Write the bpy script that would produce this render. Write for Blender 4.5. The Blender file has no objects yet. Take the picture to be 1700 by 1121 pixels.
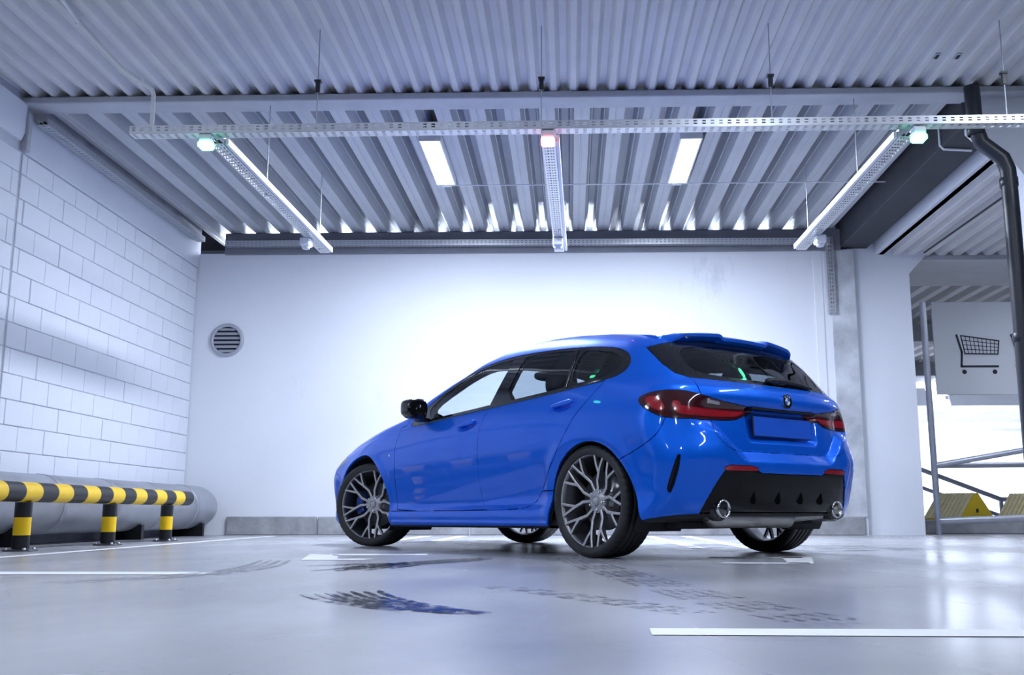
import bpy, bmesh, math, random
import numpy as np
from mathutils import Vector, Matrix
random.seed(7); np.random.seed(7)
SC = bpy.context.scene
COL = SC.collection
# ------------------------------------------------------------------ camera
cam_d = bpy.data.cameras.new('camera'); cam = bpy.data.objects.new('camera', cam_d); COL.objects.link(cam)
cam_d.sensor_fit = 'HORIZONTAL'; cam_d.sensor_width = 36.0
cam_d.lens = 1628.5*36.0/1700.0
cam_d.shift_x = -(900.19-850)/1700.0; cam_d.shift_y = (577.1-560.5)/1700.0
cam.location = (0, 0, .2473)
cam.rotation_euler = (math.radians(90+9.635), 0, math.radians(1.604))
cam_d.clip_start = .05; cam_d.clip_end = 200
SC.camera = cam
# ------------------------------------------------------------------ world, exposure
w = bpy.data.worlds.new('world'); SC.world = w; w.use_nodes = True
w.node_tree.nodes['Background'].inputs[0].default_value = (.40, .50, .78, 1)
w.node_tree.nodes['Background'].inputs[1].default_value = .09
SC.view_settings.view_transform = 'Standard'; SC.view_settings.look = 'None'
SC.view_settings.gamma = 1; SC.view_settings.use_curve_mapping = False
SC.view_settings.exposure = -0.30
LAMP = (.77, .85, 1.0)
E_LAMP = 48.0
# ------------------------------------------------------------------ helpers
def link(o, parent=None):
    COL.objects.link(o)
    if parent: o.parent = parent
    return o
def tag(o, label=None, cat=None, group=None, kind=None):
    if label: o['label'] = label
    if cat: o['category'] = cat
    if group: o['group'] = group
    if kind: o['kind'] = kind
    return o
def empty(name, loc=(0,0,0), rz=0, parent=None):
    o = bpy.data.objects.new(name, None); o.location = loc; o.rotation_euler = (0,0,rz)
    o.empty_display_size = .1
    return link(o, parent)
class MB:
    """collects geometry for one mesh object"""
    def __init__(s): s.v=[]; s.f=[]; s.m=[]; s.sm=[]
    def add(s, v, f, mi=0, smooth=False):
        b=len(s.v); s.v+= [tuple(map(float,q)) for q in v]
        s.f+= [tuple(b+i for i in q) for q in f]; s.m+=[mi]*len(f); s.sm+=[smooth]*len(f); return s
    def box(s, a, b, mi=0, bev=0.0):
        x0,y0,z0=[min(a[i],b[i]) for i in range(3)]; x1,y1,z1=[max(a[i],b[i]) for i in range(3)]
        e=min(bev,(x1-x0)*.49,(y1-y0)*.49,(z1-z0)*.49)
        if e<=0:
            v=[(x0,y0,z0),(x1,y0,z0),(x1,y1,z0),(x0,y1,z0),(x0,y0,z1),(x1,y0,z1),(x1,y1,z1),(x0,y1,z1)]
            return s.add(v,[(3,2,1,0),(4,5,6,7),(0,1,5,4),(1,2,6,5),(2,3,7,6),(3,0,4,7)],mi)
        bm=bmesh.new(); bmesh.ops.create_cube(bm,size=1)
        for q in bm.verts: q.co=Vector(((x0+x1)/2+q.co.x*(x1-x0),(y0+y1)/2+q.co.y*(y1-y0),(z0+z1)/2+q.co.z*(z1-z0)))
        bmesh.ops.bevel(bm,geom=bm.edges[:],offset=e,segments=1,affect='EDGES')
        return s.bm(bm,mi)
    def bm(s,bm,mi=0,smooth=False):
        bm.verts.index_update()
        s.add([q.co[:] for q in bm.verts],[[l.index for l in f.verts] for f in bm.faces],mi,smooth); bm.free(); return s
    def lathe(s, prof, axis='z', n=32, at=(0,0,0), mi=0, smooth=True, a0=0, a1=2*math.pi):
        full=abs(a1-a0-2*math.pi)<1e-6; k=n if full else n+1
        v=[]
        for i in range(k):
            a=a0+(a1-a0)*i/n; c,t=math.cos(a),math.sin(a)
            for (r,h) in prof:
                q={'z':(r*c,r*t,h),'y':(r*c,h,r*t),'x':(h,r*c,r*t)}[axis]
                v.append((q[0]+at[0],q[1]+at[1],q[2]+at[2]))
        m=len(prof); f=[]
        for i in range(n):
            j=(i+1)%k
            for q in range(m-1):
                F=(i*m+q,j*m+q,j*m+q+1,i*m+q+1)
                f.append(F if axis!='y' else F[::-1])
        return s.add(v,f,mi,smooth)
    def tube(s, pts, r, n=10, mi=0, caps=True, smooth=True):
        P=[Vector(q) for q in pts]; v=[]; f=[]; N=len(P); up=None
        for i,q in enumerate(P):
            d=((P[min(i+1,N-1)]-q).normalized()+(q-P[max(i-1,0)]).normalized()) if 0<i<N-1 else (P[min(i+1,N-1)]-P[max(i-1,0)])
            d.normalize()
            if up is None: up=Vector((0,0,1)) if abs(d.z)<.9 else Vector((1,0,0))
            a=d.cross(up).normalized(); b=a.cross(d).normalized(); up=b
            k=1.0
            if 0<i<N-1:
                co=max(.35,d.dot((q-P[i-1]).normalized())); k=1/co
            rr=r[i] if isinstance(r,(list,tuple)) else r
            for j in range(n):
                t=2*math.pi*j/n; v.append(tuple(q+(a*math.cos(t)*(k if False else 1)+b*math.sin(t))*rr))
        for i in range(N-1):
            for j in range(n):
                f.append((i*n+j,i*n+(j+1)%n,(i+1)*n+(j+1)%n,(i+1)*n+j))
        s.add(v,f,mi,smooth)
        if caps:
            s.add(v[:n],[tuple(range(n))],mi); s.add(v[-n:],[tuple(range(n-1,-1,-1))],mi)
        return s
    def prism(s, poly, y0, y1, plane='xz', mi=0):
        """polygon extruded between y0 and y1 along the missing axis"""
        m=len(poly)
        def P(q,h): return {'xz':(q[0],h,q[1]),'xy':(q[0],q[1],h),'yz':(h,q[0],q[1])}[plane]
        v=[P(q,y0) for q in poly]+[P(q,y1) for q in poly]
        f=[tuple(range(m)),tuple(range(2*m-1,m-1,-1))]+[(i,m+i,m+(i+1)%m,(i+1)%m) for i in range(m)]
        b=MB(); b.add(v,f); bm=bmesh.new(); me=b.mesh('t'); bm.from_mesh(me); bpy.data.meshes.remove(me)
        bmesh.ops.recalc_face_normals(bm,faces=bm.faces[:]); return s.bm(bm,mi)
    def mesh(s,name,mats=()):
        me=bpy.data.meshes.new(name); me.from_pydata(s.v,[],s.f)
        for m in mats: me.materials.append(m)
        if s.f:
            me.polygons.foreach_set('material_index',s.m); me.polygons.foreach_set('use_smooth',s.sm)
        me.update(); return me
    def obj(s,name,mats,parent=None,loc=None):
        if not isinstance(mats,(list,tuple)): mats=[mats]
        o=bpy.data.objects.new(name,s.mesh(name,mats))
        if loc: o.location=loc
        return link(o,parent)
def recenter(o):
    """put a mesh object's origin at the middle of its base"""
    me=o.data; n=len(me.vertices); a=np.empty(n*3); me.vertices.foreach_get('co',a); a=a.reshape(-1,3)
    c=np.array([(a[:,0].min()+a[:,0].max())/2,(a[:,1].min()+a[:,1].max())/2,a[:,2].min()])
    me.vertices.foreach_set('co',(a-c).ravel()); o.location=Vector(o.location)+Vector(c); me.update(); return o
# ------------------------------------------------------------------ materials
def mat(name, col, rough=.6, metal=0.0, var=0.0, vscale=3.0, col2=None, bump=0.0, bscale=60.0, coat=0.0, spec=.5, emit=None, estr=0, rvar=0.0, detail=6):
    m=bpy.data.materials.new(name); m.use_nodes=True; nt=m.node_tree; b=nt.nodes['Principled BSDF']
    I=b.inputs; I['Base Color'].default_value=(*col,1); I['Roughness'].default_value=rough; I['Metallic'].default_value=metal
    I['Coat Weight'].default_value=coat; I['Coat Roughness'].default_value=.03; I['Specular IOR Level'].default_value=spec
    if emit: I['Emission Color'].default_value=(*emit,1); I['Emission Strength'].default_value=estr
    if var or rvar or bump:
        tc=nt.nodes.new('ShaderNodeTexCoord')
    if var or rvar:
        n=nt.nodes.new('ShaderNodeTexNoise'); n.inputs['Scale'].default_value=vscale; n.inputs['Detail'].default_value=detail; n.inputs['Roughness'].default_value=.62
        nt.links.new(tc.outputs['Object'],n.inputs['Vector'])
        if var:
            r=nt.nodes.new('ShaderNodeValToRGB'); r.color_ramp.elements[0].position=.5-.22; r.color_ramp.elements[1].position=.5+.2
            c2=col2 if col2 else tuple(q*(1-var) for q in col)
            r.color_ramp.elements[0].color=(*c2,1); r.color_ramp.elements[1].color=(*col,1)
            nt.links.new(n.outputs['Fac'],r.inputs['Fac']); nt.links.new(r.outputs['Color'],I['Base Color'])
        if rvar:
            mr=nt.nodes.new('ShaderNodeMapRange'); mr.inputs[1].default_value=.3; mr.inputs[2].default_value=.7
            mr.inputs[3].default_value=max(.02,rough-rvar); mr.inputs[4].default_value=rough+rvar
            nt.links.new(n.outputs['Fac'],mr.inputs[0]); nt.links.new(mr.outputs[0],I['Roughness'])
    if bump:
        n2=nt.nodes.new('ShaderNodeTexNoise'); n2.inputs['Scale'].default_value=bscale; n2.inputs['Detail'].default_value=5
        nt.links.new(tc.outputs['Object'],n2.inputs['Vector'])
        bp=nt.nodes.new('ShaderNodeBump'); bp.inputs['Strength'].default_value=bump; bp.inputs['Distance'].default_value=.01
        nt.links.new(n2.outputs['Fac'],bp.inputs['Height']); nt.links.new(bp.outputs['Normal'],I['Normal'])
    return m
def emis(name,col,strength):
    m=bpy.data.materials.new(name); m.use_nodes=True; nt=m.node_tree; nt.nodes.clear()
    o=nt.nodes.new('ShaderNodeOutputMaterial'); e=nt.nodes.new('ShaderNodeEmission'); e.inputs[0].default_value=(*col,1); e.inputs[1].default_value=strength
    nt.links.new(e.outputs[0],o.inputs[0]); return m
def glassmat(name,tint,ior=1.5):
    m=bpy.data.materials.new(name); m.use_nodes=True; nt=m.node_tree; nt.nodes.clear()
    o=nt.nodes.new('ShaderNodeOutputMaterial'); t=nt.nodes.new('ShaderNodeBsdfTransparent'); t.inputs[0].default_value=(*tint,1)
    g=nt.nodes.new('ShaderNodeBsdfGlossy'); g.inputs['Roughness'].default_value=.01; g.inputs['Color'].default_value=(1,1,1,1)
    lw=nt.nodes.new('ShaderNodeLayerWeight'); lw.inputs[0].default_value=.5; mx=nt.nodes.new('ShaderNodeMixShader')
    pw=nt.nodes.new('ShaderNodeMath'); pw.operation='POWER'; pw.inputs[1].default_value=5.0; nt.links.new(lw.outputs['Facing'],pw.inputs[0])
    fr=nt.nodes.new('ShaderNodeMapRange'); fr.inputs[3].default_value=.055; fr.inputs[4].default_value=1.0; nt.links.new(pw.outputs[0],fr.inputs[0])
    nt.links.new(fr.outputs[0],mx.inputs[0]); nt.links.new(t.outputs[0],mx.inputs[1]); nt.links.new(g.outputs[0],mx.inputs[2]); nt.links.new(mx.outputs[0],o.inputs[0]); return m
M={}
M['block']=mat('painted_block',(.74,.77,.84),.75,var=.08,vscale=1.4,bump=.18,bscale=45)
M['joint']=mat('block_joint',(.60,.62,.68),.9,var=.3,vscale=5)
M['plaster']=mat('white_plaster',(.79,.81,.86),.8,var=.05,vscale=.9,bump=.12,bscale=14)
def add_stains(m,thr=.64,sc=(1.6,1.6,.5),col=(.40,.42,.47),amt=.55):
    nt=m.node_tree; b=nt.nodes['Principled BSDF']; N=nt.nodes.new; L=nt.links.new
    tc=N('ShaderNodeTexCoord'); mp=N('ShaderNodeMapping'); mp.inputs['Scale'].default_value=sc; n=N('ShaderNodeTexNoise'); n.inputs['Scale'].default_value=1.0; n.inputs['Detail'].default_value=10; n.inputs['Roughness'].default_value=.68
    L(tc.outputs['Object'],mp.inputs[0]); L(mp.outputs[0],n.inputs['Vector']); mr=N('ShaderNodeMapRange'); mr.inputs[1].default_value=thr-.03; mr.inputs[2].default_value=thr+.10; mr.inputs[4].default_value=amt; L(n.outputs['Fac'],mr.inputs[0])
    mx=N('ShaderNodeMixRGB'); mx.inputs[2].default_value=(*col,1); src=b.inputs['Base Color'].links[0].from_socket
    L(mr.outputs[0],mx.inputs[0]); L(src,mx.inputs[1]); L(mx.outputs[0],b.inputs['Base Color'])
add_stains(M['plaster'])
M['lintel']=mat('painted_concrete',(.66,.69,.77),.8,var=.1,vscale=1.2,bump=.15,bscale=30)
M['column']=mat('painted_column',(.75,.78,.85),.7,var=.05,vscale=1.5,bump=.1,bscale=20)
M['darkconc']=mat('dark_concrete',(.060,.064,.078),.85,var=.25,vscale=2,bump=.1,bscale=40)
M['curb']=mat('curb_concrete',(.42,.43,.46),.85,var=.5,vscale=3.5,bump=.35,bscale=30,detail=9)
M['deck']=mat('galvanised_deck',(.50,.52,.56),.55,metal=.0,var=.12,vscale=1.7)
M['deck2']=mat('painted_deck',(.66,.66,.68),.6,metal=.0,var=.12,vscale=2.2,bump=.05,bscale=8)
M['beam']=mat('grey_beam_paint',(.50,.52,.57),.6,var=.2,vscale=3)
M['galv']=mat('galvanised_steel',(.70,.72,.76),.38,metal=.75,var=.1,vscale=12)
M['whitemetal']=mat('white_painted_metal',(.80,.82,.86),.45)
M['rod']=mat('steel_rod',(.5,.52,.56),.4,metal=.7)
M['duct']=mat('foil_duct',(.44,.46,.51),.42,metal=.55,var=.22,vscale=4,rvar=.08,bump=.12,bscale=9)
M['yellow']=mat('yellow_paint',(.95,.60,.003),.38,var=.12,vscale=9)
M['black']=mat('black_paint',(.006,.0065,.009),.42,var=.2,vscale=12)
M['darkpipe']=mat('dark_pipe',(.020,.023,.034),.4,var=.3,vscale=5)
M['rail']=mat('rail_galvanised',(.55,.58,.66),.4,metal=.5,var=.15,vscale=8)
M['sign']=mat('sign_white',(.82,.85,.90),.6)
M['signblack']=mat('sign_black',(.02,.025,.04),.6)
M['fixture']=mat('fixture_body',(.7,.72,.76),.5)
M['louver']=mat('louver_grey',(.42,.44,.50),.5,metal=.2)
M['hole']=mat('vent_dark',(.02,.022,.03),.9)
M['wedge']=mat('wedge_cream',(.72,.66,.42),.7,var=.2,vscale=10)
M['wedgey']=mat('wedge_yellow',(.70,.50,.02),.6)
M['line']=mat('line_paint',(.90,.91,.92),.6,var=.10,vscale=9)
GLOW={'glow':E_LAMP,'glow_bay':E_LAMP*6.4,'glow_far':E_LAMP*2.0}
M['diffuser']=emis('lit_diffuser',LAMP,14.0); M['diffuser'].cycles.emission_sampling='NONE'
M['glow_leak']=emis('lamp_glow_leak',LAMP,E_LAMP*4.5)
M['green']=emis('green_sensor',(.10,1.0,.52),16.0)
M['red']=emis('red_sensor',(1.0,.09,.10),16.0)
def floor_mat():
    m=bpy.data.materials.new('polished_concrete'); m.use_nodes=True; nt=m.node_tree; b=nt.nodes['Principled BSDF']; N=nt.nodes.new; L=nt.links.new
    tc=N('ShaderNodeTexCoord'); n1=N('ShaderNodeTexNoise'); n1.inputs['Scale'].default_value=.9; n1.inputs['Detail'].default_value=6; n1.inputs['Roughness'].default_value=.55; n1.inputs['Distortion'].default_value=.3
    mp=N('ShaderNodeMapping'); mp.inputs['Scale'].default_value=(1,.55,1); L(tc.outputs['Object'],mp.inputs[0]); L(mp.outputs[0],n1.inputs['Vector'])
    r=N('ShaderNodeValToRGB'); r.color_ramp.interpolation='B_SPLINE'; e=r.color_ramp.elements; e[0].position=.24; e[0].color=(.20,.205,.225,1); e[1].position=.78; e[1].color=(.56,.565,.59,1)
    L(n1.outputs['Fac'],r.inputs['Fac']); L(r.outputs['Color'],b.inputs['Base Color'])
    n2=N('ShaderNodeTexNoise'); n2.inputs['Scale'].default_value=1.1; n2.inputs['Detail'].default_value=1; L(mp.outputs[0],n2.inputs['Vector'])
    mr=N('ShaderNodeMapRange'); mr.interpolation_type='SMOOTHERSTEP'; mr.inputs[1].default_value=.0; mr.inputs[2].default_value=1.0; mr.inputs[3].default_value=.17; mr.inputs[4].default_value=.35
    L(n2.outputs['Fac'],mr.inputs[0]); L(mr.outputs[0],b.inputs['Roughness'])
    n3=N('ShaderNodeTexNoise'); n3.inputs['Scale'].default_value=26; n3.inputs['Detail'].default_value=6; L(tc.outputs['Object'],n3.inputs['Vector'])
    bp=N('ShaderNodeBump'); bp.inputs['Strength'].default_value=.0; bp.inputs['Distance'].default_value=.01; L(n3.outputs['Fac'],bp.inputs['Height']); L(bp.outputs['Normal'],b.inputs['Normal'])
    b.inputs['Specular IOR Level'].default_value=.6
    return m
M['floor']=floor_mat()
# ================================================================== the garage bay
XL=-4.64; YB=11.80; ZD=3.75
def struct(o): return tag(o,kind='structure')
# ---- floor
fl=MB(); fl.add([(-9,-9,0),(26,-9,0),(26,42,0),(-9,42,0)],[(0,1,2,3)]); floor=struct(fl.obj('floor',M['floor']))
# painted lines on the floor
def flat(poly,z=.0015): return [(x,y,z) for x,y in poly]
def floor_line(name,polys,label_mat='line',z=.0015):
    b=MB()
    for p in polys: b.add(flat(p,z),[tuple(range(len(p)))])
    return b.obj(name,M[label_mat],floor)
floor_line('parking_line',[[(.168,2.10),(2.6,2.08),(2.6,2.20),(.172,2.222)]])
floor_line('parking_line',[[(-4.2,4.07),(-1.50,4.10),(-1.53,4.29),(-4.2,4.25)]])
floor_line('parking_line',[[(-3.32,5.0),(-3.22,5.0),(-3.30,11.2),(-3.40,11.2)]])
floor_line('parking_line',[[(.88,7.2),(1.0,7.2),(.93,11.3),(.81,11.3)]])
floor_line('parking_line',[[(1.26,7.2),(1.38,7.2),(1.36,11.3),(1.24,11.3)]])
floor_line('parking_line',[[(-1.70,9.3),(-1.58,9.3),(-1.56,11.3),(-1.68,11.3)]])
floor_line('parking_line',[[(-1.30,8.9),(-1.18,8.9),(-1.16,11.3),(-1.28,11.3)]])
floor_line('direction_arrow',[[(-1.46,5.40),(-1.12,5.42),(-1.10,5.58),(-1.30,5.56)],[(-1.46,5.40),(-1.30,5.56),(-1.42,6.10),(-1.62,6.2)],[(-1.50,6.2),(-1.42,6.0),(-.86,6.05),(-.9,6.25)]])
floor_line('direction_arrow',[[(.74,5.08),(1.20,5.03),(1.22,5.17),(.80,5.21)],[(1.10,5.1),(1.22,5.06),(1.40,5.85),(1.24,5.95)],[(.78,5.72),(1.32,5.72),(1.34,5.86),(.82,5.86)]])
# tyre marks: wet dark streaks and faint tread tracks
def wet_mat(name,col,rough,thr,scale,strength=1.0):
    m=bpy.data.materials.new(name); m.use_nodes=True; nt=m.node_tree; b=nt.nodes['Principled BSDF']; N=nt.nodes.new; L=nt.links.new
    b.inputs['Base Color'].default_value=(*col,1); b.inputs['Roughness'].default_value=rough
    tc=N('ShaderNodeTexCoord'); n=N('ShaderNodeTexNoise'); n.inputs['Scale'].default_value=scale; n.inputs['Detail'].default_value=8; n.inputs['Roughness'].default_value=.7
    L(tc.outputs['Object'],n.inputs['Vector']); mr=N('ShaderNodeMapRange'); mr.inputs[1].default_value=thr-.06; mr.inputs[2].default_value=thr+.06; mr.inputs[4].default_value=strength
    L(n.outputs['Fac'],mr.inputs[0]); L(mr.outputs[0],b.inputs['Alpha']); return m
M['wet']=wet_mat('wet_tyre_mark',(.026,.030,.046),.12,.46,20,.95)
M['track']=wet_mat('dry_tyre_track',(.15,.155,.185),.3,.50,18,.75)
M['stainf']=wet_mat('floor_stain',(.16,.165,.19),.12,.52,4,.6)
def streaks(name,path,offs,wid,mt,dash=None,z=.0022):
    P=[Vector((q[0],q[1],0)) for q in chaik(path,3)]; b=MB()
    for k,(o0,o1,t0,t1) in enumerate(offs):
        n=len(P); pts=[]
        for i in range(n):
            t=i/(n-1)
            if t<t0 or t>t1: continue
            d=(P[min(i+1,n-1)]-P[max(i-1,0)]).normalized(); nn=Vector((-d.y,d.x,0)); u=(t-t0)/max(1e-6,t1-t0)
            w_=wid*min(1,4*u+.15,4*(1-u)+.15)
            c=P[i]+nn*(o0+(o1-o0)*t); pts.append((c-nn*w_/2,c+nn*w_/2))
        for i in range(len(pts)-1):
            if dash and i%dash[1]>=dash[0]: continue
            a,c=pts[i],pts[i+1]; b.add([(*a[0][:2],z+k*.00005),(*a[1][:2],z+k*.00005),(*c[1][:2],z+k*.00005),(*c[0][:2],z+k*.00005)],[(0,1,2,3)])
    o=b.obj(name,M[mt],floor); o['kind']='stuff'; return o
def chaik(p,n):
    p=[np.array(q,float) for q in p]
    for _ in range(n):
        o=[p[0]]
        for a,b in zip(p[:-1],p[1:]): o+=[a*.75+b*.25,a*.25+b*.75]
        p=o+[p[-1]]
    return p
streaks('tyre_mark',[(-.74,3.22),(-.60,2.93),(-.42,2.68),(-.20,2.53)],[(.13,.03,0,.75),(.08,.015,0,.95),(.035,.0,.02,1),(-.01,-.012,.0,1),(-.055,-.03,.05,.98),(-.10,-.045,.1,.9),(-.15,-.06,.1,.7)],.024,'wet')
streaks('tyre_mark',[(-.98,4.35),(-.86,4.85),(-.72,5.30),(-.50,5.75)],[(.17,.02,.0,.6),(.11,.02,.1,.8),(.05,.0,0,.9),(0,0,.15,1),(-.06,-.03,.1,.95),(-.12,-.06,.2,1)],.042,'wet')
streaks('tyre_mark',[(-1.25,4.75),(-1.0,4.95),(-.72,5.05),(-.45,5.6)],[(.1,.03,0,.8),(.04,.0,0,.9),(-.03,-.02,.1,1),(-.1,-.05,.2,.9)],.035,'wet')
streaks('tyre_track',[(-.28,3.50),(-.0,3.08),(.17,2.82),(.32,2.55)],[(-.05,-.05,0,1),(-.015,-.015,0,1),(.02,.02,0,1),(.055,.055,.1,1)],.026,'track',dash=(2,3))
streaks('tyre_track',[(.0,5.9),(.08,5.0),(.26,3.95),(.43,2.88),(.62,2.30)],[(-.09,-.09,0,1),(-.045,-.045,0,1),(.0,.0,0,1),(.045,.045,0,1),(.09,.09,0,1)],.030,'track',dash=(3,4))
streaks('tyre_track',[(-1.9,3.6),(-1.55,4.0),(-1.45,4.6),(-1.6,5.4)],[(-.08,-.08,0,1),(-.03,-.03,0,1),(.02,.02,0,1),(.07,.07,0,1)],.03,'track')
b=MB(); b.add(flat([(-2.4,9.3),(-1.9,8.6),(-.9,8.3),(-.4,8.7),(-.5,9.4),(-1.4,9.9)],.0018),[(0,1,2,3,4,5)]); b.obj('damp_patch',M['stainf'],floor)
b=MB(); b.add(flat([(-.2,7.6),(.3,6.9),(1.6,6.6),(2.6,7.1),(2.3,8.0),(.9,8.4)],.0018),[(0,1,2,3,4,5)]); b.obj('damp_patch',M['stainf'],floor)
# ---- left wall: painted blocks in running bond over a recessed mortar core
wl=MB(); wl.box((XL-.20,2.0,0),(XL-.012,YB+.1,3.85)); wall_left=struct(wl.obj('wall_left',M['joint']))
CH=.2125; BL=.425
bm_cache={}
def block(y0,y1,z0,z1):
    key=(round(y1-y0,3),round(z1-z0,3))
    if key not in bm_cache:
        b=MB(); b.box((-.06,0,0),(0,key[0],key[1]),bev=.005); bm_cache[key]=b.mesh('wall_block',[M['block']])
    o=bpy.data.objects.new('wall_block',bm_cache[key]); o.location=(XL+random.uniform(-.003,.003),y0,z0); link(o,wall_left)
zz=.12; row=0; JW=.006
while zz<3.27:
    z1=min(zz+CH,3.275)
    if z1-zz<.05: break
    y=7.06+(BL/2 if row%2 else 0)
    while y<YB-.03:
        y1=min(y+BL,YB-.01)
        for ya,yb in ([(y,7.80),(7.83,y1)] if y<7.80<y1 else [(y,y1)]):
            if yb-ya>.05: block(ya+JW/2,yb-JW/2,zz+JW/2,z1-JW/2)
        y+=BL
    zz+=CH; row+=1
b=MB(); b.box((XL-.19,2.0,0),(XL+.002,7.05,3.85)); b.obj('plain_panel',M['plaster'],wall_left)
b=MB(); b.box((XL-.1,7.84,3.282),(XL+.018,YB,3.60),bev=.008); b.obj('concrete_lintel',M['lintel'],wall_left)
b=MB(); b.box((XL-.1,7.84,3.60),(XL-.03,YB,3.86)); b.obj('upper_band',M['lintel'],wall_left)
b=MB(); b.box((XL-.05,7.80,3.29),(XL+.045,7.86,3.63),bev=.006); b.obj('steel_bearing_plate',M['beam'],wall_left)
b=MB(); b.prism([(7.2,3.36),(7.75,3.36),(7.8,3.45),(7.8,3.70),(7.2,3.70)],XL-.3,XL+.02,'yz'); b.obj('corbel',M['column'],wall_left)
# ---- back wall
M['topbeam']=mat('grey_top_beam',(.24,.25,.29),.7,var=.2,vscale=3)
b=MB(); b.box((XL-.1,YB,0),(3.50,YB+.22,3.46)); wall_back=struct(b.obj('wall_back',M['plaster']))
for x0,x1 in ((-4.1,-3.02),(-3.0,-1.2),(-1.18,.7),(.72,2.5),(2.52,3.46)):
    b=MB(); b.box((x0,YB-.035,0),(x1,YB+.01,.217),bev=.008); b.obj('curb_stone',M['curb'],wall_back)
b=MB(); b.box((-4.3,YB-.03,3.44),(3.34,YB+.2,3.715),bev=.006); b.obj('top_beam',M['topbeam'],wall_back)
b=MB(); b.box((3.0,YB-.012,.217),(3.10,YB+.05,3.44)); b.obj('plaster_strip',M['plaster'],wall_back)
# stained render strip beside the column
M['stain']=mat('stained_render',(.70,.72,.77),.85,col2=(.34,.36,.40),var=.4,vscale=2.6,bump=.3,bscale=16,detail=10)
b=MB(); b.box((3.20,YB-.02,.217),(3.49,YB+.05,3.44)); b.obj('stained_strip',M['stain'],wall_back)
# ---- rear deck: deep trapezoidal sheet, ribs along Y
def deck(name,x0,x1,y0,y1,zl,pitch,low,up,h,mt,phase=0,ridges=True):
    webs=(pitch-low-up)/2; prof=[]; x=x0+phase-pitch
    while x<x1:
        prof+=[(x,zl),(x+low*.42,zl),(x+low*.46,zl+.006),(x+low*.54,zl+.006),(x+low*.58,zl),(x+low,zl),(x+low+webs*.45,zl+h*.5),(x+low+webs*.62,zl+h*.5),(x+low+webs,zl+h),(x+low+webs+up,zl+h),(x+low+webs*1.38+up,zl+h*.5),(x+low+webs*1.55+up,zl+h*.5)] if ridges else [(x,zl+.012),(x+.01,zl),(x+low-.01,zl),(x+low,zl+.012),(x+low+webs,zl+h),(x+low+webs+up,zl+h)]
        x+=pitch
    prof=[q for q in prof if x0<=q[0]<=x1]
    v=[]; f=[]
    for (px,pz) in prof: v+=[(px,y0,pz),(px,y1,pz)]
    for i in range(len(prof)-1): f.append((2*i,2*i+1,2*i+3,2*i+2))
    bb=MB(); bb.add(v,f); o=bb.obj(name,mt); return o
struct(deck('ceiling',-4.62,3.36,7.80,13.6,3.722,.306,.136,.066,.25,M['deck'],phase=.083))
struct(deck('ceiling',-9,12,-6,7.88,3.752,.1635,.062,.052,.055,M['deck2'],phase=.02,ridges=False))
b=MB(); b.box((-9,-6,4.0),(12,13.6,4.1)); o=struct(b.obj('ceiling',M['darkconc']))
b=MB(); b.box((-4.75,7.75,3.690),(6.0,7.985,3.748),bev=.008); struct(b.obj('trim_1',M['beam']))
# ---- concrete beam on the right, lower deck beyond it, column, front pillar
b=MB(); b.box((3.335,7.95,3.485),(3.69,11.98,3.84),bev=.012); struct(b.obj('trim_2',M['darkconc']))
b=MB(); b.prism([(3.52,0),(4.18,0),(4.18,3.16),(4.42,3.42),(4.42,3.55),(3.44,3.55),(3.44,0)],11.86,12.35,'xz')
struct(b.obj('wall_column',M['column']))
b=MB(); b.box((3.762,8.07,3.40),(3.88,11.84,3.56),bev=.006); struct(b.obj('trim_3',M['lintel']))
struct(deck('ceiling',3.80,12,7.9,11.95,3.40,.19,.09,.05,.07,M['deck2'],ridges=False))
b=MB(); b.box((4.2,11.9,3.345),(12,11.98,3.40)); struct(b.obj('trim_4',M['beam']))
b=MB(); b.prism([(3.385,3.44),(3.385,3.69),(4.6,3.69),(4.6,0),(3.80,0),(3.80,2.95),(3.70,3.10)],7.86,8.06,'xz'); struct(b.obj('wall_front_pillar',M['column']))
# ---- space beyond the railing on the right
struct(deck('ceiling',3.2,26,14.0,40,3.62,.30,.14,.06,.09,M['deck2'],ridges=False))
b=MB(); b.box((3.2,12.4,3.5),(26,14.0,3.66)); struct(b.obj('ceiling',M['beam']))
for k,y in enumerate((17.5,22,27)):
    b=MB(); b.box((3,y,3.3),(26,y+.3,3.62)); struct(b.obj('trim_%d'%(6+k),M['beam']))
b=MB(); b.box((3.2,37,0),(26,37.3,4)); struct(b.obj('wall_far',M['plaster']))
b=MB(); b.box((3.3,12.4,0),(3.5,40,4)); struct(b.obj('wall_far_side',M['plaster']))

for x,y in ((2.854,7.194),(3.017,7.199)):
    t=empty('cover_plate',(x,y,3.738)); b=MB(); b.box((-.022,-.045,0),(.022,.045,.014),bev=.003); b.obj('plate',M['beam'],t)
    b=MB(); b.box((-.012,-.03,-.003),(.012,.03,.001)); b.obj('opening',M['hole'],t)
    tag(t,('left' if x<2.936 else 'right')+' of two small cover plates on the near deck, upper right','plate','cover plates on the deck')
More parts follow.
